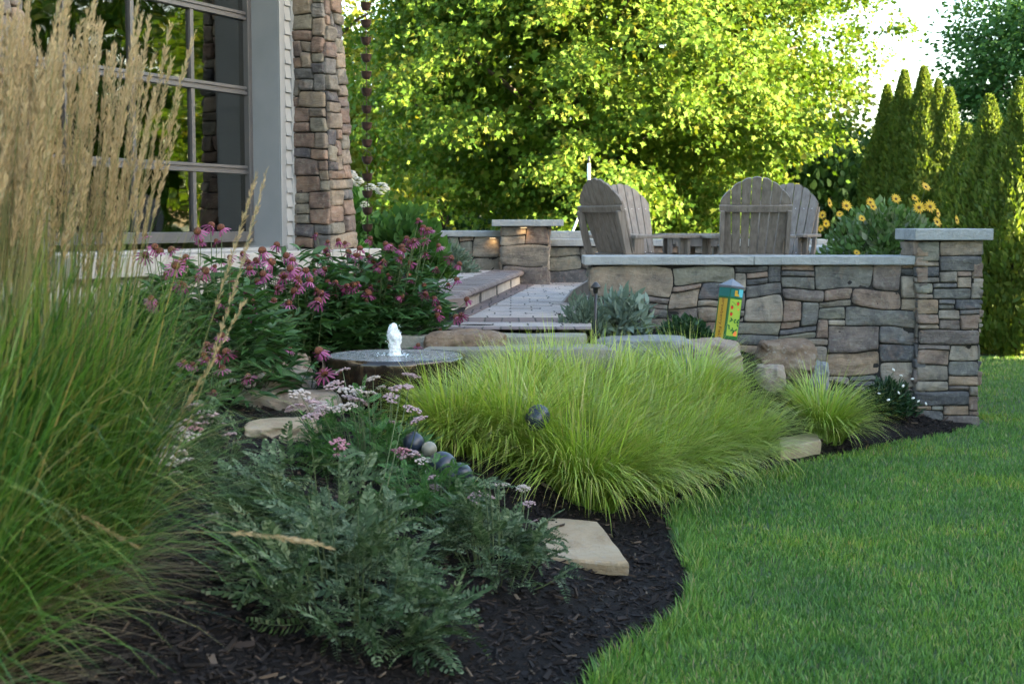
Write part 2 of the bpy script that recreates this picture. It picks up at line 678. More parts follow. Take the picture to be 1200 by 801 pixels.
def stone_face(mb, W, H, fmap, seed, g=0.04, joint=0.001, relief=0.026, res=0.016, hs=(1, 2, 2, 3, 3, 4, 5), asp=(1.2, 3.6), warp=0.036, mat=0):
    """irregular stones laid over a W x H face; fmap(u, v, h) -> world points"""
    r = np.random.default_rng(seed)
    for (x0, y0, x1, y1) in ashlar(W, H, r, g, hs, asp):
        w, h = x1 - x0, y1 - y0
        nu = int(np.clip(w / res, 5, 16)); nv = int(np.clip(h / res, 5, 12))
        ea, eb = 0.0035 / (w / 2), 0.0035 / (h / 2)
        a = np.concatenate([[-1, -1 + ea], np.linspace(-1 + 2.6 * ea, 1 - 2.6 * ea, nu), [1 - ea, 1]])
        b = np.concatenate([[-1, -1 + eb], np.linspace(-1 + 2.6 * eb, 1 - 2.6 * eb, nv), [1 - eb, 1]])
        nu += 4; nv += 4
        A, B = np.meshgrid(a, b, indexing='ij')
        rr = np.hypot(A, B) + 1e-9
        c, s = np.maximum(np.abs(A) / rr, 1e-3), np.abs(B) / rr
        n = r.uniform(5.0, 18.0)
        rs = 1 / np.maximum(c, s)
        re = (c ** n + s ** n) ** (-1 / n)
        k = re / rs
        U = A * k; Vv = B * k
        # shear / trapezoid irregularity
        sk = r.uniform(-0.06, 0.06, 4) * min(1, h / w * 1.5)
        U2 = U * (1 + sk[0] * Vv) + sk[1] * Vv * 0.6
        V2 = Vv * (1 + sk[2] * U * 0.8) + sk[3] * U * 0.35
        cu, cv = (x0 + x1) / 2, (y0 + y1) / 2
        pu = cu + U2 * (w / 2 - joint)
        pv = cv + V2 * (h / 2 - joint)
        Q = np.stack([pu * 3.6, pv * 4.2, np.full(pu.shape, seed * 3.1)], -1)
        wx = warp * vnoise(Q, 11); wy = warp * vnoise(Q + 31.7, 12)
        edge = 1 - np.maximum(np.abs(A), np.abs(B))
        de = np.minimum((1 - np.abs(A)) * w / 2, (1 - np.abs(B)) * h / 2)
        prof = 1 - np.exp(-de / 0.0035)
        nz = fbm(np.stack([pu * 14, pv * 22, np.full(pu.shape, cu * 7 + cv * 13)], -1), seed, 4)
        fac = np.abs(vnoise(np.stack([pu * 8 + 3, pv * 12, np.full(pu.shape, cu * 5)], -1), seed + 5))
        hh = r.uniform(0.45, 1.25) * relief * prof + prof * (0.014 * nz - 0.018 * fac + r.uniform(-0.011, 0.011) * A + r.uniform(-0.012, 0.008) * B)
        hh = np.where(edge <= 1e-6, -0.06, hh)
        ok_u = np.clip(pu + wx, -0.02, W + 0.02)
        P = fmap(ok_u, pv + wy * 0.8, hh)
        idx = np.arange(nu * nv).reshape(nu, nv)
        F = np.stack([idx[:-1, :-1], idx[1:, :-1], idx[1:, 1:], idx[:-1, 1:]], -1).reshape(-1, 4)
        mb.add(P.reshape(-1, 3), F, mat, smooth=True)


def flat_map(O, ux, n, uz=(0, 0, 1)):
    O, ux, n, uz = (np.array(q, float) for q in (O, ux, n, uz))
    return lambda u, v, h: O + u[..., None] * ux + v[..., None] * uz + h[..., None] * n


def stone_block(name, label, cat, x0, x1, y0, y1, z0, z1, cap, faces, seed, parent=None, group=None, g=0.04, **kw):
    """a box of stonework with a cap slab: cap = (overhang, thickness) ; faces in 'FBLR'"""
    loc = ((x0 + x1) / 2, y0, z0)
    t = thing(name, label, cat, loc, group=group)
    mb = MB()
    e = 0.004
    mb.box(((x0 + x1) / 2, (y0 + y1) / 2, (z0 + z1) / 2), (x1 - x0 - 2 * e, y1 - y0 - 2 * e, z1 - z0), 1)
    p = 0.012
    H = z1 - z0
    if 'F' in faces: stone_face(mb, x1 - x0 + 2 * p, H, flat_map((x0 - p, y0, z0), (1, 0, 0), (0, -1, 0)), seed, g=g, **kw)
    if 'B' in faces: stone_face(mb, x1 - x0 + 2 * p, H, flat_map((x1 + p, y1, z0), (-1, 0, 0), (0, 1, 0)), seed + 1, g=g * 1.6, res=.05)
    if 'L' in faces: stone_face(mb, y1 - y0, H, flat_map((x0, y1, z0), (0, -1, 0), (-1, 0, 0)), seed + 2, g=g, **kw)
    if 'R' in faces: stone_face(mb, y1 - y0, H, flat_map((x1, y0, z0), (0, 1, 0), (1, 0, 0)), seed + 3, g=g, **kw)
    mb.build("stonework", [m_stone, m_mortar], t, loc)
    return t, loc


def cap_slab(t, loc, x0, x1, y0, y1, z0, z1, mat=None, name="cap"):
    mb = MB()
    nx = max(2, int((x1 - x0) / 0.07)); ny = 4
    mb.box(((x0 + x1) / 2, (y0 + y1) / 2, (z0 + z1) / 2), (x1 - x0, y1 - y0, z1 - z0))
    return mb.build(name, mat or m_cap, t, loc, bevel=0.008)


m_cap = boulder_mat("bluestone_cap", (0.20, 0.212, 0.21), (0.285, 0.298, 0.29), (0.345, 0.352, 0.335))

# front garden wall + pillar
tw, loc = stone_block("garden_wall", "low fieldstone garden wall with grey slab cap in front of the wooden chairs", "wall", 0.62, 3.15, 11.0, 11.30, -0.05, 1.235, None, "FLB", 21, g=0.047, hs=(1, 1, 1, 2, 2, 3, 3, 4), asp=(1.5, 4.6))
cap_slab(tw, loc, 0.555, 1.858, 10.94, 11.38, 1.237, 1.305)
cap_slab(tw, loc, 1.862, 3.10, 10.94, 11.38, 1.237, 1.305)
tp, loc = stone_block("stone_pillar", "square fieldstone pillar with wide slab cap at the lawn end of the garden wall", "pillar", 3.125, 3.60, 10.92, 11.38, -0.05, 1.425, None, "FLRB", 57, g=0.04, hs=(1, 1, 2, 2, 3, 3), asp=(1.4, 4.2), warp=0.026)
cap_slab(tp, loc, 3.07, 3.668, 10.86, 11.44, 1.427, 1.515)
# back walls + column
tb, loc = stone_block("garden_wall", "fieldstone back wall left of the square column, behind the grey green plants", "wall", -3.2, -0.12, 16.25, 16.6, 0.8, 1.40, None, "F", 71, g=0.055, res=.03)
cap_slab(tb, loc, -3.2, -0.115, 16.19, 16.66, 1.402, 1.47)
tb2, loc = stone_block("garden_wall", "long fieldstone back wall running behind the chairs, right of the square column", "wall", 0.42, 5.0, 16.5, 16.85, 0.8, 1.29, None, "F", 82, g=0.055, res=.03)
cap_slab(tb2, loc, 0.43, 2.6, 16.43, 16.91, 1.292, 1.37)
cap_slab(tb2, loc, 2.604, 5.06, 16.43, 16.91, 1.292, 1.37)
tc, loc = stone_block("stone_column", "square fieldstone column with pale slab cap and glowing light at the back of the patio", "column", -0.115, 0.405, 16.0, 16.5, 0.8, 1.52, None, "FLR", 93, g=0.05, res=.025)
cap_slab(tc, loc, -0.225, 0.575, 15.9, 16.62, 1.522, 1.595)
tb3, loc = stone_block("garden_wall", "side wall of the patio running back from the lawn pillar", "wall", 3.28, 3.60, 11.40, 16.48, -0.05, 1.235, None, "RL", 101, g=0.07, res=.05)
cap_slab(tb3, loc, 3.22, 3.66, 11.46, 16.42, 1.237, 1.305)
# pale block on back wall
mb = MB(); mb.box((0.74, 17.25, 1.13), (0.56, 0.6, 0.66))
tag(mb.build("stone_bench", m_cap, None, (0.74, 17.25, 0.8), bevel=0.01), "pale smooth stone block behind the back wall beside the column", "bench")

# patio, step, landing
SL0, SL1 = np.array([-0.50, 9.85]), np.array([0.10, 16.1])
patio = [(-0.62, 9.2), (0.52, 9.2), (0.60, 10.98), (0.66, 11.33), (3.3, 11.33), (3.3, 16.52), (-0.3, 16.52)]
mb = MB(); mb.prism(patio, 0.55, 0.87)
struct(mb.build("patio", m_paver))
# patio is flanked by soil up to the back wall
mb = MB()
mb.prism([(-0.62, 9.2), (0.52, 9.2), (0.53, 9.42), (-0.6, 9.42)], 0.60, 0.874)
mb.prism([(-0.56, 9.92), (0.555, 9.92), (0.575, 10.33), (-0.5, 10.33)], 0.86, 0.874)
nrm = np.array([SL1[1] - SL0[1], -(SL1[0] - SL0[0])]); nrm /= np.linalg.norm(nrm)
q = [SL0 + nrm * -0.02, SL0 + nrm * 0.17, SL1 + nrm * 0.17, SL1 + nrm * -0.02]
q[1] = q[1] + (0, 0.49); q[0] = q[0] + (0, 0.49)
mb.prism([tuple(v) for v in q], 0.86, 0.878)
struct(mb.build("patio_border", m_border))
landing = [tuple(SL0 + (0.0, 0.0)), tuple(SL1), (-0.13, 16.2), (-4.5, 16.2), (-2.2, 12.9), (-1.45, 10.6)]
mb = MB(); mb.prism(landing, 0.6, 0.965, 0)
struct(mb.build("step_riser", m_riser))
# bullnose along the step edge
mb = MB()
inl = [np.array(v) for v in landing]
seg_edges = [(inl[5], inl[0]), (inl[0], inl[1])]
for a, b in seg_edges:
    L = np.linalg.norm(b - a); dr = (b - a) / L; nn = np.array([dr[1], -dr[0]])
    k = int(L / 0.13)
    for i in range(k):
        s0, s1 = i / k * L + 0.003, (i + 1) / k * L - 0.003
        prof = [(-0.30, 0.967), (0.01, 0.967), (0.035, 0.975), (0.048, 0.995), (0.04, 1.018), (0.018, 1.03), (-0.30, 1.032)]
        jz = random.uniform(-0.002, 0.002)
        P0 = [[*(a + dr * s0 + nn * o), z + jz] for o, z in prof]; P1 = [[*(a + dr * s1 + nn * o), z + jz] for o, z in prof]
        n = len(prof)
        F = np.array([[j, (j + 1) % n, n + (j + 1) % n, n + j] for j in range(n)])
        mb.add(P0 + P1, F, 0)
        mb.F.append(np.array([list(range(n))[::-1]]) + mb.n - 2 * n); mb.M.append(np.array([0], np.int32)); mb.S.append(np.array([False]))
        mb.F.append(np.array([list(range(n, 2 * n))]) + mb.n - 2 * n); mb.M.append(np.array([0], np.int32)); mb.S.append(np.array([False]))
struct(mb.build("step_nosing", m_brown_nose))
c = np.mean(landing, axis=0)
mb = MB(); mb.prism([tuple(c + (np.array(v) - c) * 0.93) for v in landing], 0.9, 1.026)
struct(mb.build("landing", m_paver))

# ------------------------------------------------------------------ house
HA = math.radians(25)
HU = np.array([math.sin(HA), math.cos(HA), 0]); HN = np.array([math.cos(HA), -math.sin(HA), 0])
HO = np.array([-1.912, 12.4, 0.0])


def H(u, n, z):
    return HO + HU * u + HN * n + np.array([0, 0, z])


def hbox(mb, u0, u1, n0, n1, z0, z1, mat=0):
    P = [H(u0, n1, z0), H(u1, n1, z0), H(u1, n0, z0), H(u0, n0, z0), H(u0, n1, z1), H(u1, n1, z1), H(u1, n0, z1), H(u0, n0, z1)]
    # order so that the bottom face is ccw seen from above
    mb.hexa(np.array(P), mat)


m_trim = plain("grey_trim", (0.20, 0.215, 0.22), (0.24, 0.25, 0.255), 0.5, 3)
m_siding = plain("grey_siding", (0.30, 0.305, 0.30), (0.35, 0.355, 0.35), 0.6, 5, 0.2, 60)
m_frame = plain("window_frame_paint", (0.062, 0.062, 0.065), (0.08, 0.078, 0.078), 0.4, 4)
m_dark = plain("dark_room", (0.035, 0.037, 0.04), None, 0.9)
m_roof = plain("roof_shingle", (0.06, 0.06, 0.065), (0.1, 0.1, 0.1), 0.9, 12, 0.5, 30)
g = NT("window_glass")
tr = g.n("BsdfTransparent"); tr.inputs[0].default_value = (0.5, 0.53, 0.53, 1)
gl = g.n("BsdfGlossy"); gl.inputs["Roughness"].default_value = 0.015; gl.inputs[0].default_value = (0.92, 0.96, 0.95, 1)
fr = g.n("Fresnel"); fr.inputs[0].default_value = 2.3
wv = g.n("Bump"); wv.inputs["Strength"].default_value = 0.03; wv.inputs["Distance"].default_value = 0.05
g.l(g.noise(2.2, 2), wv.inputs["Height"]); g.l(wv.outputs[0], gl.inputs["Normal"])
mx = g.n("MixShader"); g.l(fr.outputs[0], mx.inputs[0]); g.l(tr.outputs[0], mx.inputs[1]); g.l(gl.outputs[0], mx.inputs[2])
g.l(mx.outputs[0], g.out.inputs[0])
m_glass = g.m

hl = H(0, 0, 0.7)
house = thing("house", "grey house with a tall divided window between two fieldstone pilasters", "house", hl)
WU0, WU1, WZ0, WZ1, WN = -3.22, -0.2, 1.40, 3.93, -0.30
mb = MB()
hbox(mb, -9.0, -4.2, -5.0, -0.03, 0.3, 5.0)             # body left of the window bay
hbox(mb, -4.2, WU0 - 0.02, -0.45, -0.03, 0.3, 5.0)
hbox(mb, WU0 - 0.02, WU1 + 0.001, -0.45, -0.03, 0.3, WZ0 - 0.05)
hbox(mb, WU0 - 0.02, WU1 + 0.001, -0.45, -0.03, WZ1, 5.0)
hbox(mb, WU1 + 0.001, 0.30, -5.0, -0.03, 0.3, 5.0)
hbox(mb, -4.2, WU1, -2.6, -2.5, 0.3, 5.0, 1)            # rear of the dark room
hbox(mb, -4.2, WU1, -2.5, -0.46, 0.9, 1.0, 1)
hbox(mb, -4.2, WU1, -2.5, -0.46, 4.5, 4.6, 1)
mb.build("wall", [m_siding, m_dark], house, hl)
# window frame and panes
win = thing("window", None, None, (0, 0, 0)); win.parent = house
mb = MB()
fw = 0.055
hbox(mb, WU0, WU0 + fw, WN - 0.04, WN + 0.05, WZ0, WZ1)
hbox(mb, WU1 - fw, WU1 - 0.001, WN - 0.04, WN + 0.05, WZ0, WZ1)
hbox(mb, WU0 + fw, WU1 - fw, WN - 0.04, WN + 0.05, WZ0, WZ0 + 0.085)
hbox(mb, WU0 + fw, WU1 - fw, WN - 0.04, WN + 0.05, WZ1 - 0.06, WZ1)
cols = np.linspace(WU0 + fw, WU1 - fw, 5)
rows = [2.01, 2.68, 3.31]
for z in rows:
    hbox(mb, WU0 + fw, WU1 - fw, WN - 0.03, WN + 0.035, z - 0.036, z - 0.008)
    hbox(mb, WU0 + fw, WU1 - fw, WN - 0.028, WN + 0.03, z + 0.008, z + 0.036)
    hbox(mb, WU0 + fw, WU1 - fw, WN - 0.02, WN + 0.018, z - 0.0085, z + 0.0085)
zr = [WZ0 + 0.085] + rows + [WZ1 - 0.06]
for u in cols[1:-1]:
    for i in range(len(zr) - 1):
        a0 = zr[i] + (0.036 if i else 0); a1 = zr[i + 1] - (0.036 if i < len(zr) - 2 else 0)
        hbox(mb, u - 0.022, u + 0.022, WN - 0.025, WN + 0.025, a0 + .0005, a1 - .0005)
wf = mb.build("frame", m_frame, win, hl, bevel=0.004)
for i in range(4):
    for j in range(len(zr) - 1):
        mb = MB()
        P = np.array([H(cols[i], WN, zr[j]), H(cols[i + 1], WN, zr[j]), H(cols[i + 1], WN, zr[j + 1]), H(cols[i], WN, zr[j + 1])])
        hbox(mb, cols[i] + .002, cols[i + 1] - .002, WN - 0.004, WN, zr[j] + .002, zr[j + 1] - .002)
        mb.build("pane", m_glass, win, hl)
# jamb, trim boards, sill
mb = MB()
hbox(mb, WU1, WU1 + 0.001 + 0.10, WN - 0.05, 0.018, WZ0 - 0.04, 5.0)      # right jamb (return facing the viewer)
hbox(mb, WU1 + 0.0, WU1 + 0.03, 0.018, 0.034, WZ0 - 0.04, 5.0)
mb.build("window_trim", m_trim, house, hl, bevel=0.004)
mb = MB(); hbox(mb, WU0 - 0.10, WU0, WN - 0.05, 0.018, WZ0 - 0.04, 5.0); mb.build("window_trim", m_trim, house, hl, bevel=0.004)
mb = MB()
z = 1.33
while z < 5.0:
    h = 0.122
    P = [H(-0.10, 0.028, z), H(-0.016, 0.028, z), H(-0.016, -0.02, z), H(-0.10, -0.02, z), H(-0.10, 0.008, z + h - .004), H(-0.016, 0.008, z + h - .004), H(-0.016, -0.02, z + h - .004), H(-0.10, -0.02, z + h - .004)]
    mb.hexa(np.array(P)); z += h
hbox(mb, -0.015, 0.03, -0.02, 0.03, 1.334, 5.0)
mb.build("siding", m_siding, house, hl)


def pilaster(u0, u1t, u1b, nt, nb, z0, z1, seed, g, label):
    """battered stone pier: faces towards the viewer (-u), outward (n) and +u"""
    mb = MB()
    t = lambda v: np.clip(v / 2.3, 0, 2.0)
    Nn = lambda v: nb + (nt - nb) * t(v)
    Uu = lambda v: u1b + (u1t - u1b) * t(v)
    Hh = z1 - z0
    def near(u, v, h):
        f = u / nb
        return HO + HU * (u0 - h)[..., None] + HN * (f * Nn(v))[..., None] + np.array([0, 0, 1.0]) * (z0 + v)[..., None]
    def outer(u, v, h):
        f = u / u1b
        return HO + HU * (u0 + f * (Uu(v)))[..., None] + HN * (Nn(v) + h)[..., None] + np.array([0, 0, 1.0]) * (z0 + v)[..., None]
    def far(u, v, h):
        f = 1 - u / nb
        return HO + HU * (u0 + Uu(v) + h)[..., None] + HN * (f * Nn(v))[..., None] + np.array([0, 0, 1.0]) * (z0 + v)[..., None]
    kw = dict(g=g, hs=(2, 2, 3, 3), asp=(1.2, 3.0), relief=0.035, res=0.018, warp=0.03)
    stone_face(mb, nb, Hh, near, seed, **kw)
    stone_face(mb, u1b, Hh, outer, seed + 1, **kw)
    stone_face(mb, nb, Hh, far, seed + 2, g=g, res=.04)
    e = 0.006
    za = np.array([0, Hh])
    P = []
    for v in (0.0, Hh):
        n_, u_ = float(Nn(v)) - e, float(Uu(v)) - e
        P += [H(u0 + e, n_, z0 + v), H(u0 + u_, n_, z0 + v), H(u0 + u_, -0.02, z0 + v), H(u0 + e, -0.02, z0 + v)]
    mb.hexa(np.array(P), 1)
    o = mb.build("stone_pilaster", [m_stone_house, m_mortar], house, hl)
    o["label"] = label


pilaster(0.031, 0.27, 0.40, 0.31, 0.385, 1.335, 5.0, 131, 0.045, "battered stone pier at the house corner")
pilaster(-4.1, 0.62, 0.78, 0.30, 0.42, 0.9, 5.0, 141, 0.06, "broad stone pier left of the window")
mb = MB()
us = [-3.3, -2.5, -1.7, -0.9, -0.2, 0.62]
for a, b in zip(us[:-1], us[1:]):
    hbox(mb, a + 0.003, b - 0.003, -0.03 if b < 0 else -0.02, 0.54, 1.19, 1.333)
mb.build("ledge", m_cap_warm, house, hl, bevel=0.01)
mb = MB(); hbox(mb, -9.0, 0.58, -0.028, 0.44, 0.3, 1.188)
mb.build("foundation", m_cap_warm, house, hl)
mb = MB(); hbox(mb, -9.4, 1.3, -5.4, 1.15, 5.0, 5.12); hbox(mb, -9.4, 1.3, -5.4, 1.15, 5.121, 5.3)
mb.build("roof", m_roof, house, hl)

# sun catcher in the lower pane
m_jade = plain("jade_glass", (0.14, 0.24, 0.15), (0.22, 0.33, 0.2), 0.3, 14)
mb = MB()
cc = H(-0.88, WN - 0.05, 1.72)
Rh = np.stack([HU, np.array([0, 0, 1.0]), np.cross(HU, [0, 0, 1.0])], 1)
mb.lathe([(0.0, 0.0), (0.05, 0.004), (0.06, 0), (0.0, -0.004)], cc, 20, R=Rh)
for k in range(20):
    a = k * PI / 10
    p = cc + Rh @ np.array([0.085 * math.cos(a), 0.085 * math.sin(a), 0])
    mb.box(p, (0.014, 0.03, 0.006), 0, Rh @ np.array(Matrix.Rotation(a + PI / 2, 3, 'Z')))
mb.lathe([(0.11, -0.004), (0.125, -0.004), (0.125, 0.004), (0.11, 0.004), (0.11, -0.004)], cc, 28, R=Rh)
tag(mb.build("sun_catcher", m_jade, None, cc), "round pale green pierced ornament hanging inside the lower window pane", "ornament")

# ------------------------------------------------------------------ leaf tools
T_DIAMOND = (np.array([[0, 0, 0], [.28, .45, .06], [0, 1, 0], [-.28, .45, .06]]), np.array([[0, 1, 2], [0, 2, 3]]))
T_OVAL = (np.array([[0, 0, 0], [.26, .25, .05], [.30, .55, .04], [0, 1, -.06], [-.30, .55, .04], [-.26, .25, .05], [0, .5, -.01]]),
          np.array([[0, 1, 6], [1, 2, 6], [2, 3, 6], [3, 4, 6], [4, 5, 6], [5, 0, 6]]))
T_LANCE = (np.array([[0, 0, 0], [.09, .2, .03], [.12, .45, .03], [.07, .75, -.04], [0, 1, -.16], [-.07, .75, -.04], [-.12, .45, .03], [-.09, .2, .03], [0, .45, -.01]]),
           np.array([[0, 1, 8], [1, 2, 8], [2, 3, 8], [3, 4, 8], [4, 5, 8], [5, 6, 8], [6, 7, 8], [7, 0, 8]]))
_mo = [(0, 0), (.30, -.06), (.22, .2), (.56, .36), (.26, .52), (.16, .62), (0, 1.0), (-.16, .62), (-.26, .52), (-.56, .36), (-.22, .2), (-.30, -.06)]
T_MAPLE = (np.array([[x, y, 0.10 * abs(x) - 0.06 * y * y] for x, y in _mo] + [[0, .38, 0]]), np.array([[i, (i + 1) % 12, 12] for i in range(12)]))
T_NEEDLE = (np.array([[-.10, 0, 0], [.10, 0, 0], [.16, .5, .03], [0, 1, 0], [-.16, .5, .03]]), np.array([[0, 1, 2], [0, 2, 4], [2, 3, 4]]))


def norm(v):
    return v / (np.linalg.norm(v, axis=-1, keepdims=True) + 1e-9)


def place(mb, tmpl, pos, d, up, size, mat=0, t=None, wscale=None, smooth=True):
    """copies of a leaf template: base at pos, growing along d, facing up"""
    TV, TF = tmpl
    d = norm(d)
    s = norm(np.cross(d, up))
    n = np.cross(s, d)
    size = np.broadcast_to(np.asarray(size, float), (len(pos),))
    w = size if wscale is None else size * wscale
    V = pos[:, None] + TV[None, :, 0:1] * (s * w[:, None])[:, None] + TV[None, :, 1:2] * (d * size[:, None])[:, None] + TV[None, :, 2:3] * (n * size[:, None])[:, None]
    k = len(TV)
    F = (TF[None] + (np.arange(len(pos)) * k)[:, None, None]).reshape(-1, TF.shape[1])
    mb.add(V.reshape(-1, 3), F, mat, None if t is None else np.repeat(t, k), smooth=smooth)


def rand_dirs(n, r=rng):
    v = r.normal(size=(n, 3))
    return norm(v)


def blades(mb, base, az, length, th0, th1, width, seg=5, power=1.3, mat=0, twist=0.0, r=rng):
    """ribbon leaves: lean from th0 (at the foot) to th1 (at the tip) away from vertical"""
    n = len(base)
    tt = np.linspace(0, 1, seg + 1)
    th = th0[:, None] + (th1 - th0)[:, None] * tt[None] ** power
    ds = (length / seg)[:, None]
    rad = np.concatenate([np.zeros((n, 1)), np.cumsum(np.sin((th[:, 1:] + th[:, :-1]) / 2) * ds, 1)], 1)
    hgt = np.concatenate([np.zeros((n, 1)), np.cumsum(np.cos((th[:, 1:] + th[:, :-1]) / 2) * ds, 1)], 1)
    o = np.stack([np.cos(az), np.sin(az)], -1)
    P = np.stack([base[:, None, 0] + o[:, None, 0] * rad, base[:, None, 1] + o[:, None, 1] * rad, base[:, None, 2] + hgt], -1)
    side_az = az + PI / 2 + r.uniform(-twist, twist, n)
    sd_ = np.stack([np.cos(side_az), np.sin(side_az), np.zeros(n)], -1)
    wp = np.minimum(1.0, 0.55 + 1.6 * tt) * np.clip((1 - tt) * 2.2, 0.04, 1)
    W = (width[:, None] * wp[None] / 2)[..., None] * sd_[:, None]
    V = np.stack([P - W, P + W], 2).reshape(n, -1, 3)
    k = 2 * (seg + 1)
    q = np.array([[2 * i, 2 * i + 1, 2 * i + 3, 2 * i + 2] for i in range(seg)])
    F = (q[None] + (np.arange(n) * k)[:, None, None]).reshape(-1, 4)
    mb.add(V.reshape(-1, 3), F, mat, np.tile(np.repeat(tt, 2), n), smooth=True)
    return P


# ------------------------------------------------------------------ trees
m_bark = plain("bark", (0.035, 0.027, 0.02), (0.08, 0.062, 0.048), 0.95, 6, 0.8, 18, bdist=0.02)
m_maple = leafmat("maple_leaf", [(0.045, 0.10, 0.012), (0.075, 0.145, 0.016), (0.11, 0.175, 0.022), (0.09, 0.16, 0.018), (0.17, 0.175, 0.03)], 0.30, 0.6, (1.3, 1.25, 0.5), spec=0.12)
m_yellowtree = leafmat("light_green_leaf", [(0.11, 0.15, 0.02), (0.16, 0.19, 0.025), (0.2, 0.22, 0.03)], 0.4, 0.6, (1.3, 1.2, 0.5), spec=0.15)
m_darkleaf = leafmat("dark_green_leaf", [(0.022, 0.055, 0.016), (0.036, 0.08, 0.022), (0.055, 0.105, 0.028)], 0.25, 0.6, spec=0.15)  # on the woods and the gap tree this dark tone stands in for shade
m_midleaf = leafmat("mid_green_leaf", [(0.03, 0.085, 0.02), (0.05, 0.12, 0.028), (0.075, 0.15, 0.035)], 0.35, 0.6, spec=0.15)
m_arb = leafmat("arborvitae_spray", [(0.06, 0.105, 0.014), (0.10, 0.15, 0.022), (0.16, 0.19, 0.035)], 0.4, 0.6, (1.2, 1.2, 0.5))


def tree(name, label, base, crown_c, crown_r, nclump, nleaf, leaf, tmpl, lmat, seed, clump_r=0.55, flat=0.45, trunk_r=0.16, group=None, inner=0.45, low=None, limbs=9, boughs=0, core=0):
    r = np.random.default_rng(seed)
    base = np.array(base, float); cc = np.array(crown_c, float); cr = np.array(crown_r, float)
    t = thing(name, label, "tree", base, group=group)
    mb = MB()
    top = np.array([cc[0], cc[1], cc[2] + cr[2] * 0.5])
    k = np.linspace(0, 1, 9)[:, None]
    tp = base + (top - base) * k + np.c_[0.12 * np.sin(k[:, 0] * 5 + seed), 0.12 * np.cos(k[:, 0] * 4 + seed), 0 * k[:, 0]] * k
    mb.tube(tp, np.linspace(trunk_r, trunk_r * 0.2, 9), 9)
    for i in range(limbs):
        f = 0.25 + 0.65 * i / limbs
        s = base + (top - base) * f
        a = i * 2.4 + seed
        e = cc + cr * 0.78 * norm(np.array([math.cos(a), math.sin(a), -0.35 + 1.0 * i / limbs]))
        kk = np.linspace(0, 1, 6)[:, None]
        p = s + (e - s) * kk + np.array([0, 0, 0.5]) * (kk * (1 - kk)) * 1.2
        mb.tube(p, np.linspace(trunk_r * 0.42, 0.015, 6), 6)
    mb.build("trunk", m_bark, t, base)
    # clumps
    d = rand_dirs(nclump * 3, r)
    rad = inner + (1 - inner) * r.uniform(0, 1, len(d)) ** 0.55
    lump = 1 + 0.34 * fbm(d * 3.2 + seed, seed, 3)
    C = cc + d * cr * (rad * lump)[:, None]
    if low is not None:
        C = C[C[:, 2] > low]
    if boughs:
        bd = rand_dirs(boughs * 40, r)
        pick = [bd[0]]
        for v in bd[1:]:                                     # keep boughs apart so that shade shows between them
            if len(pick) >= boughs: break
            if min(np.linalg.norm(np.array(pick) - v, axis=1)) > 1.9 / math.sqrt(boughs): pick.append(v)
        bd = np.array(pick)
        B = cc + bd * cr * (r.uniform(0.68, 1.0, len(bd)) * (1 + 0.25 * fbm(bd * 2.2 + seed, seed, 2)))[:, None]
        k_ = nclump // len(B)
        bi = np.repeat(np.arange(len(B)), k_)
        outb = norm(bd * cr)
        C = B[bi] + r.normal(size=(len(bi), 3)) * np.array([0.42, 0.42, 0.20]) + outb[bi] * (r.uniform(-0.9, 0.35, len(bi)))[:, None] * np.array([1, 1, 0.6])
        if low is not None: C = C[C[:, 2] > low]
    C = C[:nclump]
    n = len(C)
    L = r.integers(int(nleaf * 0.5), int(nleaf * 1.5), n)
    ci = np.repeat(np.arange(n), L)
    N = len(ci)
    off = r.normal(size=(N, 3)) * clump_r * np.array([0.6, 0.6, flat * 0.6])
    out = norm((C - cc) / cr)
    droop = -0.35 * (off[:, 0] ** 2 + off[:, 1] ** 2) / clump_r
    pos = C[ci] + off + np.c_[np.zeros(N), np.zeros(N), droop]
    up = norm(np.array([0, 0, 1.0]) * 0.5 + out[ci] * 0.9 + r.normal(size=(N, 3)) * 0.6)
    dd = norm(out[ci] * 0.6 + off / clump_r * 0.5 + r.normal(size=(N, 3)) * 0.5 + np.array([0, 0, -0.35]))
    mb = MB()
    place(mb, tmpl, pos, dd, up, leaf * r.uniform(0.65, 1.25, N))
    if core:
        kd = rand_dirs(core, r)
        kp = cc + kd * cr * (0.72 * r.uniform(0, 1, core) ** 0.4)[:, None]
        if low is not None: kp = kp[kp[:, 2] > low + 0.2]
        nk_ = len(kp)
        place(mb, tmpl, kp, rand_dirs(nk_, r), rand_dirs(nk_, r), leaf * 1.9 * r.uniform(0.7, 1.2, nk_))
    mb.build("crown", lmat, t, base)
    return t


tree("maple_tree", "large maple tree with sunlit yellow green leaves behind the patio", (1.0, 25.8, 0), (1.5, 25.5, 4.9), (4.6, 4.4, 4.5), 2200, 68, 0.092, T_MAPLE, m_maple, 3, 0.30, 0.5, 0.2, inner=0.5, low=0.8, limbs=14, boughs=170, core=16000)
ta = tree("deciduous_tree", "bright yellow green tree behind the rain chain at the house corner", (-4.0, 33, 0), (-4.2, 33, 4.6), (3.2, 3.0, 4.2), 300, 90, 0.16, T_OVAL, m_yellowtree, 5, 0.6, 0.5, 0.16, low=0.6)
tree("deciduous_tree", "sunlit airy tree standing behind the right edge of the maple", (7.4, 38, 0), (6.4, 38, 4.2), (2.7, 2.4, 2.2), 170, 90, 0.16, T_OVAL, m_yellowtree, 8, 0.6, 0.5, 0.16)
tree("shade_tree", "tall dark green tree rising behind the arborvitae row", (12.4, 33, 0), (12.3, 33, 4.6), (2.3, 2.4, 3.0), 340, 100, 0.13, T_OVAL, m_midleaf, 9, 0.5, 0.5, 0.2)
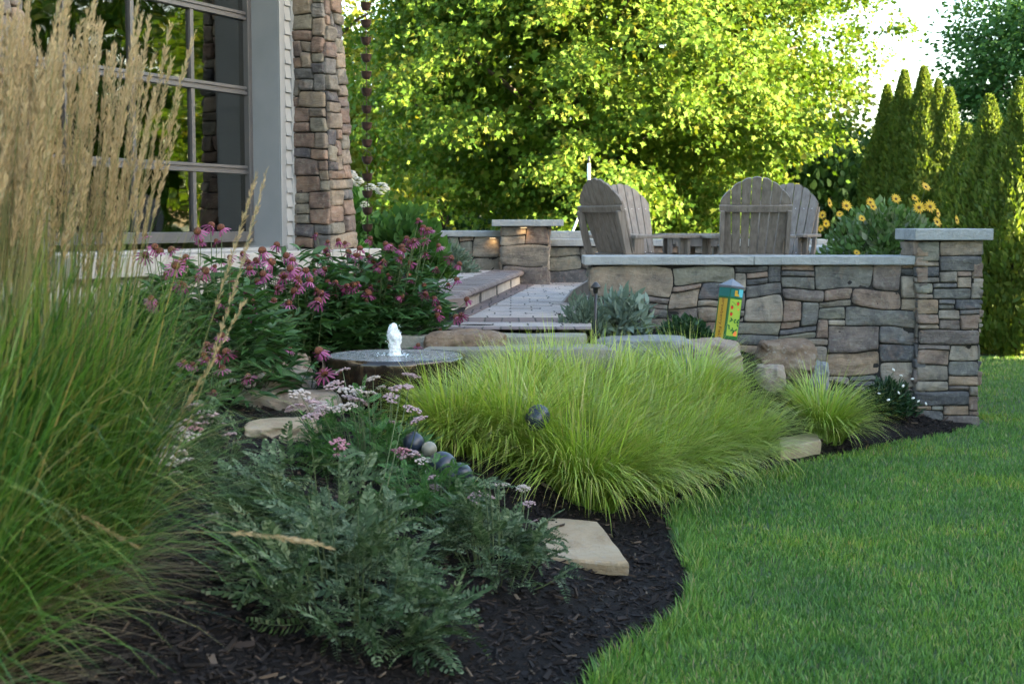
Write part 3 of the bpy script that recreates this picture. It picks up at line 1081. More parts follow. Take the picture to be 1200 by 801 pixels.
tree("deciduous_tree", "broad green tree, leaves coloured dark as shade, filling the gap left of the maple trunk", (-2.0, 36, 0), (-1.0, 36, 3.6), (4.2, 2.5, 3.6), 260, 90, 0.15, T_OVAL, m_darkleaf, 15, 0.6, 0.5, 0.16, low=0.3)  # dark leaf colour makes the gaps in the maple look shaded


def bush(name, label, cat, c, rad, h, nleaf, leaf, tmpl, lmat, seed, droop=0.0, upw=0.5, shell=0.4, wscale=None, group=None, build=True, stems=14, zc=0.0):
    """a dome of leaves on stems"""
    r = np.random.default_rng(seed)
    c = np.array(c, float)
    t = thing(name, label, cat, c, group=group)
    d = rand_dirs(nleaf, r); d[:, 2] = np.abs(d[:, 2])
    rr = shell + (1 - shell) * r.uniform(0, 1, nleaf) ** 0.6
    lump = 1 + 0.25 * fbm(d * 2.2 + seed * 1.7, seed, 3)
    q = d * (rr * lump)[:, None]
    rx, ry = (rad, rad) if np.isscalar(rad) else rad
    pos = c + q * np.array([rx, ry, h]) + np.array([0, 0, zc])
    out = norm(q * np.array([1, 1, 0.8]))
    dd = norm(out + r.normal(size=(nleaf, 3)) * 0.45 + np.array([0, 0, upw]) - np.array([0, 0, droop]))
    up = norm(np.array([0, 0, 1.0]) + out * 0.5 + r.normal(size=(nleaf, 3)) * 0.35)
    sz = leaf * r.uniform(0.6, 1.25, nleaf)
    mb = MB()
    place(mb, tmpl, pos - dd * sz[:, None] * 0.5, dd, up, sz, wscale=wscale)
    mb.build("foliage", lmat, t, c)
    if stems:
        mb = MB()
        for i in range(stems):
            j = int(r.integers(0, nleaf))
            e = c + (pos[j] - c) * 0.85
            s = c + np.array([(e[0] - c[0]) * 0.25, (e[1] - c[1]) * 0.25, -0.02])
            mid = (s + e) / 2 + np.array([0, 0, 0.06 * h])
            mb.tube([s, mid, e], [0.006, 0.005, 0.003] if h < 1.2 else [0.03, 0.02, 0.01], 5)
        mb.build("stem", m_stem, t, c)
    return t, pos, d


m_stem = plain("green_stem", (0.05, 0.085, 0.025), (0.085, 0.11, 0.04), 0.6, 20)

bush("large_shrub", "dense dark green shrub between the maple and the arborvitae", "shrub", (6.6, 30, 0), (2.0, 1.4), 3.5, 9000, 0.2, T_OVAL, m_darkleaf, 31, shell=0.6)
bush("large_shrub", "lower dark shrub tucked behind the right hand wooden chair", "shrub", (4.6, 28.5, 0), (1.6, 1.2), 2.3, 6500, 0.18, T_OVAL, m_midleaf, 32, shell=0.6)
bush("large_shrub", "dark shrub with blue green leaves against the left arborvitae", "shrub", (8.6, 31.5, 0), (1.7, 1.4), 3.9, 8000, 0.2, T_OVAL, m_darkleaf, 33, shell=0.6)


def arborvitae(h, w, seed, n=9000):
    r = np.random.default_rng(seed)
    mb = MB()
    v = r.uniform(0, 1, n) ** 0.85
    prof = np.minimum(1, (v + 0.03) / 0.12) ** 0.5 * (1 - v) ** 0.95 * (1 + 0.8 * v)
    a = r.uniform(0, 2 * PI, n)
    lump = 1 + 0.5 * fbm(np.stack([np.cos(a) * 2.4, np.sin(a) * 2.4, v * h * 2.6], -1) + seed, seed, 4)
    rr = w / 2 * prof * lump * (0.55 + 0.45 * r.uniform(0, 1, n) ** 0.4)
    pos = np.stack([np.cos(a) * rr, np.sin(a) * rr, v * h * 0.97], -1)
    out = np.stack([np.cos(a), np.sin(a), 0 * a], -1)
    dd = norm(out * 0.55 + np.array([0, 0, 1.0]) + r.normal(size=(n, 3)) * 0.35)
    sd_ = np.stack([-np.sin(a), np.cos(a), 0 * a], -1)
    up = norm(sd_ * r.choice([-1, 1], n)[:, None] * 0.4 + out * 1.0 + r.normal(size=(n, 3)) * 0.4)
    place(mb, T_NEEDLE, pos, dd, up, r.uniform(0.07, 0.14, n) * (1 - 0.35 * v), wscale=1.4)
    return mb


def arb_thing(x, y, h, w, seed, label, grp="arborvitae row"):
    t = thing("arborvitae", label, "tree", (x, y, 0), group=grp)
    arborvitae(h, w * 1.15, seed, int(5600 * h)).build("foliage", m_arb, t)
    mb = MB(); mb.tube([(0, 0, 0), (0, 0, h * 0.9)], [0.07, 0.01], 7)
    mb.build("trunk", m_bark, t)
    return t


for px, top, y, w, lab in [(1040, 98, 23.0, 0.95, "arborvitae at the left end of the row, nearest the dark shrubs"),
                           (1060, 80, 22.6, 0.95, "tall arborvitae second from the left end of the row"),
                           (1083, 76, 22.2, 1.0, "tallest arborvitae in the middle of the left clump"),
                           (1100, 92, 22.6, 0.9, "arborvitae right of the tallest one in the left clump"),
                           (1113, 102, 22.0, 0.85, "arborvitae closing the right side of the left clump"),
                           (1133, 146, 19.5, 0.85, "shorter dark arborvitae between the two clumps"),
                           (1160, 112, 17.2, 0.92, "near arborvitae with a mottled sunlit face just right of the stone pillar"),
                           (1197, 92, 16.7, 1.0, "near arborvitae cut by the right edge of the photo")]:
    p = at_y(px, top, y)
    arb_thing(p[0], y, p[2] + 0.05, w, int(px), lab)
for i, (x, y) in enumerate([(7.4, 18.9), (8.3, 19.7), (9.3, 20.5), (10.4, 21.3)]):
    arb_thing(x, y, 3.1 + 0.15 * i, 1.0, 300 + i, "arborvitae continuing the row beyond the photo, mirrored in the window glass", "arborvitae mirrored in the window")
tm = tree("maple_tree", "sunlit maple beyond the lawn, seen only as a reflection in the house window", (19.0, 26.5, 0), (19.0, 26.5, 5.0), (4.0, 4.0, 4.6), 420, 80, 0.17, T_MAPLE, m_maple, 23, 0.65, 0.4, 0.2, low=0.8)

tree("maple_tree", "big sunlit maple far along the lawn, seen only reflected in the window", (38, 28.0, 0), (38, 28.0, 6.8), (7.5, 6.0, 6.6), 420, 80, 0.3, T_MAPLE, m_maple, 29, 1.1, 0.4, 0.2, low=0.8)

# distant woods
r = np.random.default_rng(77)
mb = MB()
n = 30000
xx = r.uniform(-22, 26, n)
yy = 44 + r.uniform(-2, 4, n)
topz = 4.6 + 1.6 * fbm(np.stack([xx * 0.35, 0 * xx, 0 * xx], -1), 4, 3) - 1.6 * np.exp(-((xx - 12.2) / 1.6) ** 2)
zz = topz * r.uniform(0, 1, n) ** 0.8
P = np.stack([xx, yy + 0.8 * fbm(np.stack([xx, zz, 0 * xx], -1), 8, 3), zz], -1)
place(mb, T_OVAL, P, rand_dirs(n, r) * 0.8 + np.array([0, -0.2, -0.2]), norm(np.array([0, -0.5, 0.8]) + r.normal(size=(n, 3)) * 0.5), r.uniform(0.25, 0.5, n))
o = mb.build("woods", m_darkleaf); o["kind"] = "stuff"  # shade put into the leaf colour so gaps between trees stay dark

# added conifer shapes, out of view to the right, to block the sun from the garden
m_shade_screen = plain("added_shade_screen", (0.02, 0.045, 0.018), (0.04, 0.08, 0.03), 0.9, 3)
mbs = MB()
nseg, nk = 18, 26
th = np.arange(nseg) * 2 * PI / nseg
vv = np.linspace(0, 1, nk)
R2 = (1.75 * (1 - vv ** 3.2) + 0.03)[:, None] * (1 + 0.18 * vnoise(np.stack([np.cos(th)[None] * 2 + 0 * vv[:, None], np.sin(th)[None] * 2 + 0 * vv[:, None], 9 * vv[:, None] + 0 * th[None]], -1), 5))
VV = np.stack([R2 * np.cos(th), R2 * np.sin(th), np.repeat(vv[:, None] * 7.2, nseg, 1)], -1).reshape(-1, 3)
i, j = np.meshgrid(np.arange(nk - 1), np.arange(nseg), indexing='ij')
mbs.add(VV, np.stack([i * nseg + j, i * nseg + (j + 1) % nseg, (i + 1) * nseg + (j + 1) % nseg, (i + 1) * nseg + j], -1).reshape(-1, 4), smooth=True)
first = None
for i in range(17):
    y = -9.0 + 1.25 * i
    x = 14.0 + 0.5 * math.sin(i * 2.1)
    if first is None:
        o = first = mbs.build("added_shade_conifer", m_shade_screen)
    else:
        o = first.copy(); COL.objects.link(o)
    o.location = (x, y, 0); o.rotation_euler = (0, 0, i * 1.3)
    s = 1 + 0.06 * math.sin(i * 3.3)
    o.scale = (s, s, s * (1.25 if i < 16 else 1.0))
    tag(o, "unseen conifer shape added to cast shade over the garden", "tree", "added unseen shade casters")

# ------------------------------------------------------------------ chairs
m_chair = NT("weathered_poly_lumber")
cgr = m_chair.noise(1.0, 5, 0.6, vec=m_chair.mapping(m_chair.coord(), (40, 40, 3)))
m_chair.col(m_chair.ramp(cgr, [(0.28, (0.095, 0.077, 0.061)), (0.72, (0.20, 0.172, 0.145))]))
m_chair.set(Roughness=0.55)
m_chair.bump(cgr, 0.15, 0.003)
m_chair = m_chair.m
m_bolt = plain("steel_bolt", (0.6, 0.6, 0.6), None, 0.3, metallic=1.0)


def rx(a):
    return np.array(Matrix.Rotation(a, 3, 'X'))


def make_chair(label):
    t = thing("adirondack_chair", label, "chair")
    rec = math.radians(21)
    hb = np.array([0, -0.17, 0.27])
    bd = np.array([0, -math.sin(rec), math.cos(rec)]); bn = np.array([0, math.cos(rec), math.sin(rec)])
    th = 0.022
    mb = MB()
    n = 7
    for i in range(n):
        u0, u1 = (i / n) * 2 - 1, ((i + 1) / n) * 2 - 1
        wb, wt = 0.225, 0.30
        gp = 0.004
        def top(u): return 0.84 - 0.20 * abs(u) ** 2.1
        us = np.linspace(u0, u1, 5)
        front, L = [], len(us)
        bot = [(u * wb + (gp if u == u0 else (-gp if u == u1 else 0)), -0.04) for u in us]
        tp_ = [(u * wt * (0.98) + (gp if u == u0 else (-gp if u == u1 else 0)), top(u)) for u in us]
        # crown each slat end a little
        tp_ = [(x, z + 0.010 * (1 - ((k - 2) / 2) ** 2)) for k, (x, z) in enumerate(tp_)]
        ring = bot + tp_[::-1]
        m_ = len(ring)
        V = [hb + np.array([x, 0, 0]) + bd * z + bn * (th / 2) for x, z in ring] + [hb + np.array([x, 0, 0]) + bd * z - bn * (th / 2) for x, z in ring]
        F = np.array([[k, m_ + k, m_ + (k + 1) % m_, (k + 1) % m_] for k in range(m_)])
        mb.add(V, F)
        for ids in (list(range(m_)), list(range(2 * m_ - 1, m_ - 1, -1))):
            mb.F.append(np.array([ids]) + mb.n - 2 * m_); mb.M.append(np.array([0], np.int32)); mb.S.append(np.array([False]))
    for i in range(7):
        u = (i + 0.5) / 7 * 2 - 1
        for z in (0.585, 0.14):
            w = 0.225 + 0.075 * z / 0.84
            p = hb + np.array([u * w, 0, 0]) + bd * z + bn * (th / 2 + 0.002)
            mb.box(p, (0.008, 0.004, 0.008), 1, rx(rec))
    mb.build("backrest", [m_chair, m_bolt], t, bevel=0.003)
    # cross rails behind the back
    for z, w, hh, nm in ((0.585, 0.60, 0.055, "upper_rail"), (0.14, 0.50, 0.075, "lower_rail")):
        mb = MB()
        ks = np.linspace(-1, 1, 9)
        P = [hb + np.array([u * w / 2, 0, 0]) + bd * z - bn * (th / 2 + 0.017 + 0.012 * (1 - u * u)) for u in ks]
        R = rx(rec)
        for a, b in zip(P[:-1], P[1:]):
            c_ = (a + b) / 2
            q = []
            for (pt) in (a, b):
                for sn in (-1, 1):
                    for sz in (-1, 1):
                        q.append(pt + bn * 0.016 * sn + bd * hh / 2 * sz)
            a0, a1, a2, a3, b0, b1, b2, b3 = q
            mb.hexa(np.array([a0, b0, b2, a2, a1, b1, b3, a3]))
        mb.build(nm, m_chair, t, bevel=0.003)
    # seat
    mb = MB()
    s0, s1 = np.array([0, 0.33, 0.40]), np.array([0, -0.16, 0.275])
    for k in range(6):
        f = (k + 0.5) / 6
        p = s0 + (s1 - s0) * f
        mb.box(p, (0.52, 0.076, 0.022), 0, rx(math.atan2(s0[2] - s1[2], s0[1] - s1[1])))
    mb.build("seat", m_chair, t, bevel=0.003)
    for sx in (-1, 1):
        mb = MB()
        # armrest: paddle shaped board
        out = [(0.285, -0.30), (0.275, 0.36), (0.29, 0.40), (0.37, 0.41), (0.405, 0.37), (0.405, 0.15), (0.375, -0.20), (0.35, -0.30)]
        pol = [(sx * x, y) for x, y in out]
        if sx > 0: pol = pol[::1]
        else: pol = pol[::-1]
        ar = sum(pol[i][0] * pol[(i + 1) % 8][1] - pol[(i + 1) % 8][0] * pol[i][1] for i in range(8))
        if ar < 0: pol = pol[::-1]
        mb.prism(pol, 0.555, 0.582)
        mb.build("armrest", m_chair, t, bevel=0.004)
        mb = MB()
        mb.box((sx * 0.315, 0.27, 0.277), (0.03, 0.11, 0.553)); mb.box((sx * 0.352, 0.27, 0.47), (0.044, 0.03, 0.165))
        mb.build("front_leg", m_chair, t, bevel=0.003)
        mb = MB()
        P = [(sx * 0.265, 0.36, 0.29), (sx * 0.295, 0.36, 0.29), (sx * 0.295, 0.36, 0.40), (sx * 0.265, 0.36, 0.40)]
        Q = [(sx * 0.265, -0.60, 0.0), (sx * 0.295, -0.60, 0.0), (sx * 0.295, -0.50, 0.10), (sx * 0.265, -0.50, 0.10)]
        K = [(sx * 0.265, -0.49, 0.0), (sx * 0.295, -0.49, 0.0), (sx * 0.295, -0.12, 0.28), (sx * 0.265, -0.12, 0.28)]
        arr = [P[0], P[1], K[1], K[0], P[3], P[2], K[2], K[3]]
        mb.hexa(np.array(arr))
        mb.hexa(np.array([K[0], K[1], Q[1], Q[0], K[3], K[2], Q[2], Q[3]]))
        mb.build("side_rail", m_chair, t)
        mb = MB()
        a = hb + np.array([sx * 0.27, -0.06, -0.06]) - bn * 0.03
        b = hb + np.array([sx * 0.275, 0, 0]) + bd * 0.575 - bn * 0.045
        q = []
        for pt in (a, b):
            q += [pt + np.array([-0.017, 0, 0]) - bn * 0.03, pt + np.array([0.017, 0, 0]) - bn * 0.03, pt + np.array([0.017, 0, 0]) + bn * 0.03, pt + np.array([-0.017, 0, 0]) + bn * 0.03]
        mb.hexa(np.array(q))
        mb.build("back_post", m_chair, t, bevel=0.003)
    return t


PZ = 0.870
ch0 = make_chair("brown slatted chair seen square from behind, its back to the garden wall")
ch_specs = [(2.03, 12.22, -2, "brown slatted chair seen square from behind, its back to the garden wall"),
            (1.09, 12.42, -56, "brown slatted chair turned sideways beside the end of the garden wall"),
            (1.27, 13.55, -152, "slatted chair showing its pale front behind the sideways chair"),
            (2.46, 13.3, -207, "slatted chair half hidden behind the one seen from behind, facing the table")]
for i, (x, y, a, lab) in enumerate(ch_specs):
    o = ch0 if i == 0 else copy_tree(ch0)
    o.location = (x, y, PZ + 0.004)
    o.rotation_euler = (0, 0, math.radians(a))
    o["label"] = lab
    o["group"] = "adirondack chairs round the patio table"
t = thing("patio_table", "low square slatted table standing among the wooden chairs", "table", (1.68, 13.25, PZ + 0.004))
mb = MB()
for k in range(6):
    mb.box((-0.25 + 0.1 * k, 0, 0.575), (0.094, 0.6, 0.024))
mb.build("tabletop", m_chair, t, bevel=0.004)
mb = MB()
for s in (-1, 1):
    mb.box((s * 0.2, 0, 0.525), (0.03, 0.5, 0.07)); mb.box((0, s * 0.24, 0.515), (0.37, 0.03, 0.09))
mb.build("apron", m_chair, t, bevel=0.003)
for sx in (-1, 1):
    for sy in (-1, 1):
        mb = MB(); mb.box((sx * 0.235, sy * 0.2, 0.28), (0.035, 0.09, 0.56)); mb.build("leg", m_chair, t, bevel=0.003)

# white stand behind the left chair
m_white = plain("white_metal", (0.75, 0.77, 0.77), None, 0.35)
m_black = plain("black_metal", (0.012, 0.012, 0.013), None, 0.45)
pb = at_y(690, 215, 17.7)
st = thing("tripod_stand", "slim white pole on splayed legs rising behind the sideways chair", "stand", (pb[0], 17.7, 0))
mb = MB(); mb.tube([(0, 0, 1.98), (0, 0, 2.29)], 0.021, 10); mb.build("pole", m_white, st)
mb = MB(); mb.tube([(0, 0, 1.86), (0, 0, 2.0)], 0.035, 10); mb.tube([(0, 0, 2.28), (0, 0, 2.38)], 0.016, 10); mb.build("collar", m_black, st)
for k in range(3):
    a = math.radians(188 + 120 * k)
    mb = MB(); mb.tube([(0.02 * math.cos(a), 0.02 * math.sin(a), 1.9), (0.78 * math.cos(a), 0.78 * math.sin(a), 0.0)], 0.014, 8); mb.build("leg", m_white, st)

# ------------------------------------------------------------------ lights that the photograph shows lit: under-cap lamps
m_glow = NT("lamp_glow"); m_glow.b.inputs["Emission Color"].default_value = (1, 0.62, 0.25, 1); m_glow.b.inputs["Emission Strength"].default_value = 0.15; m_glow = m_glow.m
for (x, y, z, w, lab) in [(0.13, 15.955, 1.515, 0.8, "small warm light glowing under the slab cap of the square column"),
                          (-0.22, 16.215, 1.394, 0.55, "small warm light glowing under the back wall cap left of the column")]:
    t = thing("cap_light", lab, "light", (x, y, z))
    mb = MB(); mb.box((0, 0, 0), (0.09, 0.03, 0.012)); mb.build("housing", m_black, t)
    mb = MB(); mb.box((0, 0, -0.009), (0.07, 0.02, 0.005)); mb.build("lens", m_glow, t)
    L = bpy.data.lights.new("cap_lamp", 'SPOT'); L.energy = w * 0.12; L.color = (1, 0.6, 0.25); L.spot_size = math.radians(150); L.spot_blend = 0.8; L.shadow_soft_size = 0.02
    lo = bpy.data.objects.new("cap_lamp", L); lo.location = (0, -0.03, -0.02); lo.rotation_euler = (math.radians(18), 0, 0); COL.objects.link(lo); lo.parent = t


def path_light(x, y, z, h, label, hat=0.032):
    t = thing("path_light", label, "lamp", (x, y, z))
    mb = MB(); mb.tube([(0, 0, -0.1), (0, 0, h - 0.02)], [0.011, 0.010], 10); mb.build("stake", m_black, t)
    mb = MB(); mb.lathe([(0.011, h - 0.06), (0.016, h - 0.055), (0.018, h - 0.02), (hat, h - 0.025), (hat, h - 0.015), (0.012, h + 0.012), (0.001, h + 0.016)], seg=18); mb.build("hat", m_black, t)


p = at_y(698, 333, 9.45)
path_light(p[0], 9.45, gz(p[0], 9.45), p[2] - gz(p[0], 9.45), "black path light on a stake at the left end of the garden wall", 0.034)
p = at_y(500, 291, 15.2)
path_light(p[0], 15.2, 1.03, p[2] - 1.03, "small black path light among the grey green plants by the back wall")

# ------------------------------------------------------------------ rain chain
m_copper = plain("dark_copper", (0.045, 0.028, 0.022), (0.085, 0.05, 0.038), 0.5, 12, metallic=0.6)
pr = at_y(431, 285, 13.4)
rc = thing("rain_chain", "dark copper rain chain of small cups hanging at the house corner", "rain chain", (pr[0], 13.4, 0.9))
mb = MB()
zb = pr[2]
mb.tube([(0, 0, -0.15), (0, 0, 5.0 - 0.9)], 0.004, 6)
mb.build("chain", m_copper, rc)
mbc = MB()
mbc.lathe([(0.012, -0.05), (0.03, -0.045), (0.046, -0.015), (0.05, 0.018), (0.055, 0.022), (0.047, 0.016), (0.042, -0.012), (0.012, -0.043)], seg=16)
mbc.tube([(0.045, 0, 0.015), (0.03, 0, 0.06), (0, 0, 0.085), (-0.03, 0, 0.06), (-0.045, 0, 0.015)], 0.003, 5)
cup0 = None
k = 0
z = zb - 0.9 - 0.157 * 1
while z < 4.0:
    if cup0 is None:
        cup0 = mbc.build("cup", m_copper, rc); o = cup0
    else:
        o = cup0.copy(); COL.objects.link(o); o.parent = rc
    o.location = (0, 0, z); o.rotation_euler = (random.uniform(-.05, .05), random.uniform(-.05, .05), k)
    z += 0.157; k += 1

# ------------------------------------------------------------------ boulders and flagstones
def boulder(name, label, c, s, mat, seed, rz=0.0, boxy=0.5, cat="rock", amp=0.24, sub=4, group=None, flat_top=None):
    n = 2 ** sub * 3
    # cube-sphere
    a = np.linspace(-1, 1, n)
    A, B = np.meshgrid(a, a, indexing='ij')
    mb = MB()
    Vs, Fs, off = [], [], 0
    idx = np.arange(n * n).reshape(n, n)
    q = np.stack([idx[:-1, :-1], idx[1:, :-1], idx[1:, 1:], idx[:-1, 1:]], -1).reshape(-1, 4)
    for ax in range(3):
        for sg in (-1, 1):
            P = np.zeros((n, n, 3))
            P[..., ax] = sg
            P[..., (ax + 1) % 3] = A * sg
            P[..., (ax + 2) % 3] = B
            Vs.append(P.reshape(-1, 3)); Fs.append(q + off); off += n * n
    V = np.vstack(Vs); F = np.vstack(Fs)
    key = np.round(V, 6)
    u, inv = np.unique(key, axis=0, return_inverse=True)
    inv = inv.reshape(-1)
    V, F = u, inv[F]
    sph = norm(V)
    p = 2 + 6 * boxy
    k = (np.abs(sph) ** p).sum(1) ** (-1 / p)
    V = sph * k[:, None]
    nz = fbm(sph * 1.3 + seed * 3.7, seed, 5)
    rid = np.abs(vnoise(sph * 2.2 + seed, seed + 9))
    V = V * (1 + amp * nz - amp * 0.6 * rid)[:, None]
    if flat_top is not None:
        V[:, 2] = np.where(V[:, 2] > flat_top, flat_top + (V[:, 2] - flat_top) * 0.2, V[:, 2])
    V = V * (np.array(s) / 2.0)
    V += norm(V) * (0.008 * fbm(V * 18, seed + 2, 3))[:, None]
    R = np.array(Matrix.Rotation(rz, 3, 'Z'))
    mb.add(V @ R.T, F, smooth=True)
    o = mb.build(name, mat)
    o.location = [float(v) for v in c]
    return tag(o, label, cat, group)


def rock_px(x0, x1, ytop, ybot, y, depth, mat, seed, label, boxy=0.4, sink=0.12, **kw):
    a = at_y(x0, ytop, y); b = at_y(x1, ybot, y)
    w = b[0] - a[0]; h = a[2] - b[2]
    return boulder("boulder", label, ((a[0] + b[0]) / 2, y + depth * 0.3, (a[2] + b[2]) / 2 - sink / 2), (w * 1.05, depth, h + sink), mat, seed, boxy=boxy, **kw)


rock_px(700, 812, 390, 425, 9.55, 0.5, m_boulder_blue, 4, "broad flat blue grey boulder at the foot of the lamb's ear plant", boxy=0.35, flat_top=0.7)
rock_px(806, 873, 397, 430, 9.75, 0.45, m_boulder_tan, 12, "grey tan boulder holding the painted garden post", boxy=0.2)
rock_px(893, 958, 399, 432, 10.35, 0.4, m_boulder_brown, 19, "rusty brown boulder resting against the garden wall", boxy=0.4)
rock_px(888, 920, 428, 452, 9.95, 0.3, m_boulder_tan, 27, "rounded grey boulder below the rusty brown one", boxy=0.3)
rock_px(950, 972, 424, 440, 10.3, 0.2, m_boulder_blue, 29, "small blue grey rock behind the small sedge tuft", boxy=0.3)
rock_px(498, 590, 388, 410, 8.75, 0.35, m_boulder_brown, 33, "brown boulder behind the fountain basin", boxy=0.4)
rock_px(286, 362, 412, 445, 8.55, 0.3, m_boulder_tan, 41, "tan boulder left of the fountain, upper of three", boxy=0.4)
rock_px(310, 364, 432, 462, 8.2, 0.28, m_boulder_tan, 43, "pinkish tan boulder against the fountain's left side", boxy=0.35)
rock_px(278, 400, 458, 490, 7.85, 0.4, m_boulder_tan, 47, "long reddish tan boulder in front of the fountain", boxy=0.4)
rock_px(284, 372, 489, 516, 7.15, 0.45, m_flag, 51, "smooth pale flat boulder behind the yarrow", boxy=0.4, flat_top=0.6)
rock_px(150, 262, 600, 655, 5.3, 0.4, m_boulder_tan, 55, "large grey tan rock low between the feather grass and the yarrow", boxy=0.45, flat_top=0.7)
m_pebble = plain("white_pebble", (0.5, 0.49, 0.46), (0.62, 0.6, 0.57), 0.6, 20)
for i, (px, py, s) in enumerate([(293, 449, .075), (306, 440, .04), (272, 446, .05), (284, 458, .04), (322, 458, .035), (262, 452, .04)]):
    p = at_y(px, py, 8.15)
    boulder("pebble", "small white pebble among the boulders left of the fountain", p, (s, s * 0.9, s * 0.75), m_pebble, 60 + i, boxy=0.1, cat="pebble", amp=0.08, sub=2, group="white pebbles by the fountain")


def slab(label, poly, z1, th, mat, seed, name="flagstone", tilt=(0, 0)):
    """rough edged flat stone"""
    poly = np.array(poly, float)
    c = poly.mean(0)
    pts = []
    n = len(poly)
    for i in range(n):
        a, b = poly[i], poly[(i + 1) % n]
        k = max(3, int(np.linalg.norm(b - a) / 0.035))
        for s in range(k):
            pts.append(a + (b - a) * s / k)
    pts = np.array(pts)
    m_ = len(pts)
    rings = []
    for j, (f, dz) in enumerate([(0.985, -th), (1.0, -th * 0.7), (1.01, -th * 0.3), (1.0, -0.006), (0.97, 0.0), (0.8, 0.0), (0.55, 0.0), (0.3, 0.0), (0.08, 0)]):
        q = c + (pts - c) * f
        nz = fbm(np.c_[q * 9, np.full(m_, seed + j * (0.7 if j < 4 else 0.0))], seed, 4)
        q = q + norm(pts - c) * (0.010 * nz)[:, None] * (1 if j < 5 else 0.3)
        zz = z1 + dz + 0.006 * fbm(np.c_[q * 7, np.full(m_, seed)], seed + 3, 3)
        zz = zz + (q[:, 0] - c[0]) * tilt[0] + (q[:, 1] - c[1]) * tilt[1]
        rings.append(np.c_[q, zz])
    V = np.vstack(rings)
    F = []
    for j in range(len(rings) - 1):
        for i in range(m_):
            F.append([j * m_ + i, j * m_ + (i + 1) % m_, (j + 1) * m_ + (i + 1) % m_, (j + 1) * m_ + i])
    mb = MB(); mb.add(V, np.array(F), smooth=False)
    j = len(rings) - 1
    mb.F.append(np.array([[j * m_ + i for i in range(m_)]])); mb.M.append(np.array([0], np.int32)); mb.S.append(np.array([False]))
    o = mb.build(name, mat, None, (c[0], c[1], z1 - th))
    return tag(o, label, "stone")


def gp(px, py, z):
    v = at_z(px, py, z); return (v[0], v[1])


slab("pale sandstone flagstone lying on the dark mulch in front of the sedge", [gp(622, 650, .13), gp(737, 657, .13), gp(700, 613, .13), gp(612, 606, .13)], 0.135, 0.06, m_flag, 3, tilt=(0, 0.02))
slab("small grey flagstone under the right edge of the big sedge mass", [gp(915, 524, .12), gp(962, 516, .12), gp(955, 503, .12), gp(910, 503, .12)], 0.12, 0.09, m_flag, 6)
slab("upper flagstone step at the front edge of the patio", [(-0.75, 8.88), (0.42, 8.90), (0.48, 9.17), (-0.7, 9.17)], 0.85, 0.12, m_step, 8)
slab("lower flagstone step above the sedge", [(-0.55, 8.45), (0.62, 8.50), (0.58, 8.86), (-0.5, 8.86)], 0.805, 0.15, m_step, 9)

# ------------------------------------------------------------------ fountain
FC = np.array([-0.675, 8.12, 0.48])
m_basin = NT("glazed_brown_basin")
bn_ = m_basin.noise(5, 5, 0.6, vec=m_basin.mapping(m_basin.coord(), (3, 3, 0.7)))
m_basin.col(m_basin.ramp(bn_, [(0.35, (0.007, 0.0055, 0.0045)), (0.6, (0.022, 0.015, 0.009)), (0.78, (0.055, 0.035, 0.017))]))
m_basin.set(Roughness=0.12)
m_basin.bump(m_basin.noise(20, 4), 0.2, 0.01)
m_basin = m_basin.m
m_water = NT("fountain_water")
m_water.col((0.2, 0.21, 0.2))
m_water.set(Roughness=0.12); m_water.b.inputs["Specular IOR Level"].default_value = 1.0; m_water.b.inputs["IOR"].default_value = 1.6
m_water.b.inputs["Transmission Weight"].default_value = 0.0
wr = m_water.n("TexWave"); wr.wave_type = 'RINGS'; wr.rings_direction = 'Z'
wr.inputs["Scale"].default_value = 9.0; wr.inputs["Distortion"].default_value = 9.0; wr.inputs["Detail"].default_value = 3; wr.inputs["Detail Scale"].default_value = 2.5
m_water.l(m_water.coord(), wr.inputs["Vector"])
wb = m_water.math('ADD', m_water.math('MULTIPLY', wr.outputs["Fac"], 0.5), m_water.noise(32, 3))
m_water.bump(wb, 0.9, 0.02)
m_water = m_water.m
m_foam = NT("white_foam"); m_foam.col((0.82, 0.87, 0.9)); m_foam.set(Roughness=0.25); m_foam.b.inputs["Subsurface Weight"].default_value = 0.3
m_foam.bump(m_foam.noise(70, 4), 0.9, 0.02)
tb_ = m_foam.n("BsdfTransparent"); mx_ = m_foam.n("MixShader")
m_foam.l(m_foam.ramp(m_foam.noise(26, 5, 0.7), [(0.45, (0.05, 0.05, 0.05)), (0.7, (0.75, 0.75, 0.75))]), mx_.inputs[0])
m_foam.l(m_foam.b.outputs[0], mx_.inputs[1]); m_foam.l(tb_.outputs[0], mx_.inputs[2]); m_foam.l(mx_.outputs[0], m_foam.out.inputs[0])
m_foam = m_foam.m
ft = thing("fountain", "round brown glazed basin fountain bubbling over among the plants", "fountain", FC)
mb = MB()
mb.lathe([(0.02, -0.06), (0.30, -0.06), (0.345, 0.0), (0.385, 0.12), (0.408, 0.24), (0.412, 0.30), (0.408, 0.322), (0.395, 0.328), (0.382, 0.318), (0.37, 0.29), (0.2, 0.2), (0.01, 0.18)], seg=72)
mb.build("basin", m_basin, ft)
mb = MB()
ks = np.concatenate([[0.001], np.linspace(0.02, 0.392, 26)])
mb.lathe([(r_, 0.326 + 0.004 * math.sin(r_ * 75) * math.exp(-r_ * 6) - (0.002 if r_ > .38 else 0)) for r_ in ks] + [(0.402, 0.322)], seg=96)
mb.build("water", m_water, ft)
mb = MB()
nn, kk = 20, 22
th = np.arange(nn) * 2 * PI / nn
vz = np.linspace(0, 1, kk)
prof = np.interp(vz, [0, 0.06, 0.2, 0.45, 0.62, 0.75, 0.88, 0.96, 1.0], [0.05, 0.036, 0.034, 0.037, 0.043, 0.036, 0.027, 0.016, 0.002])
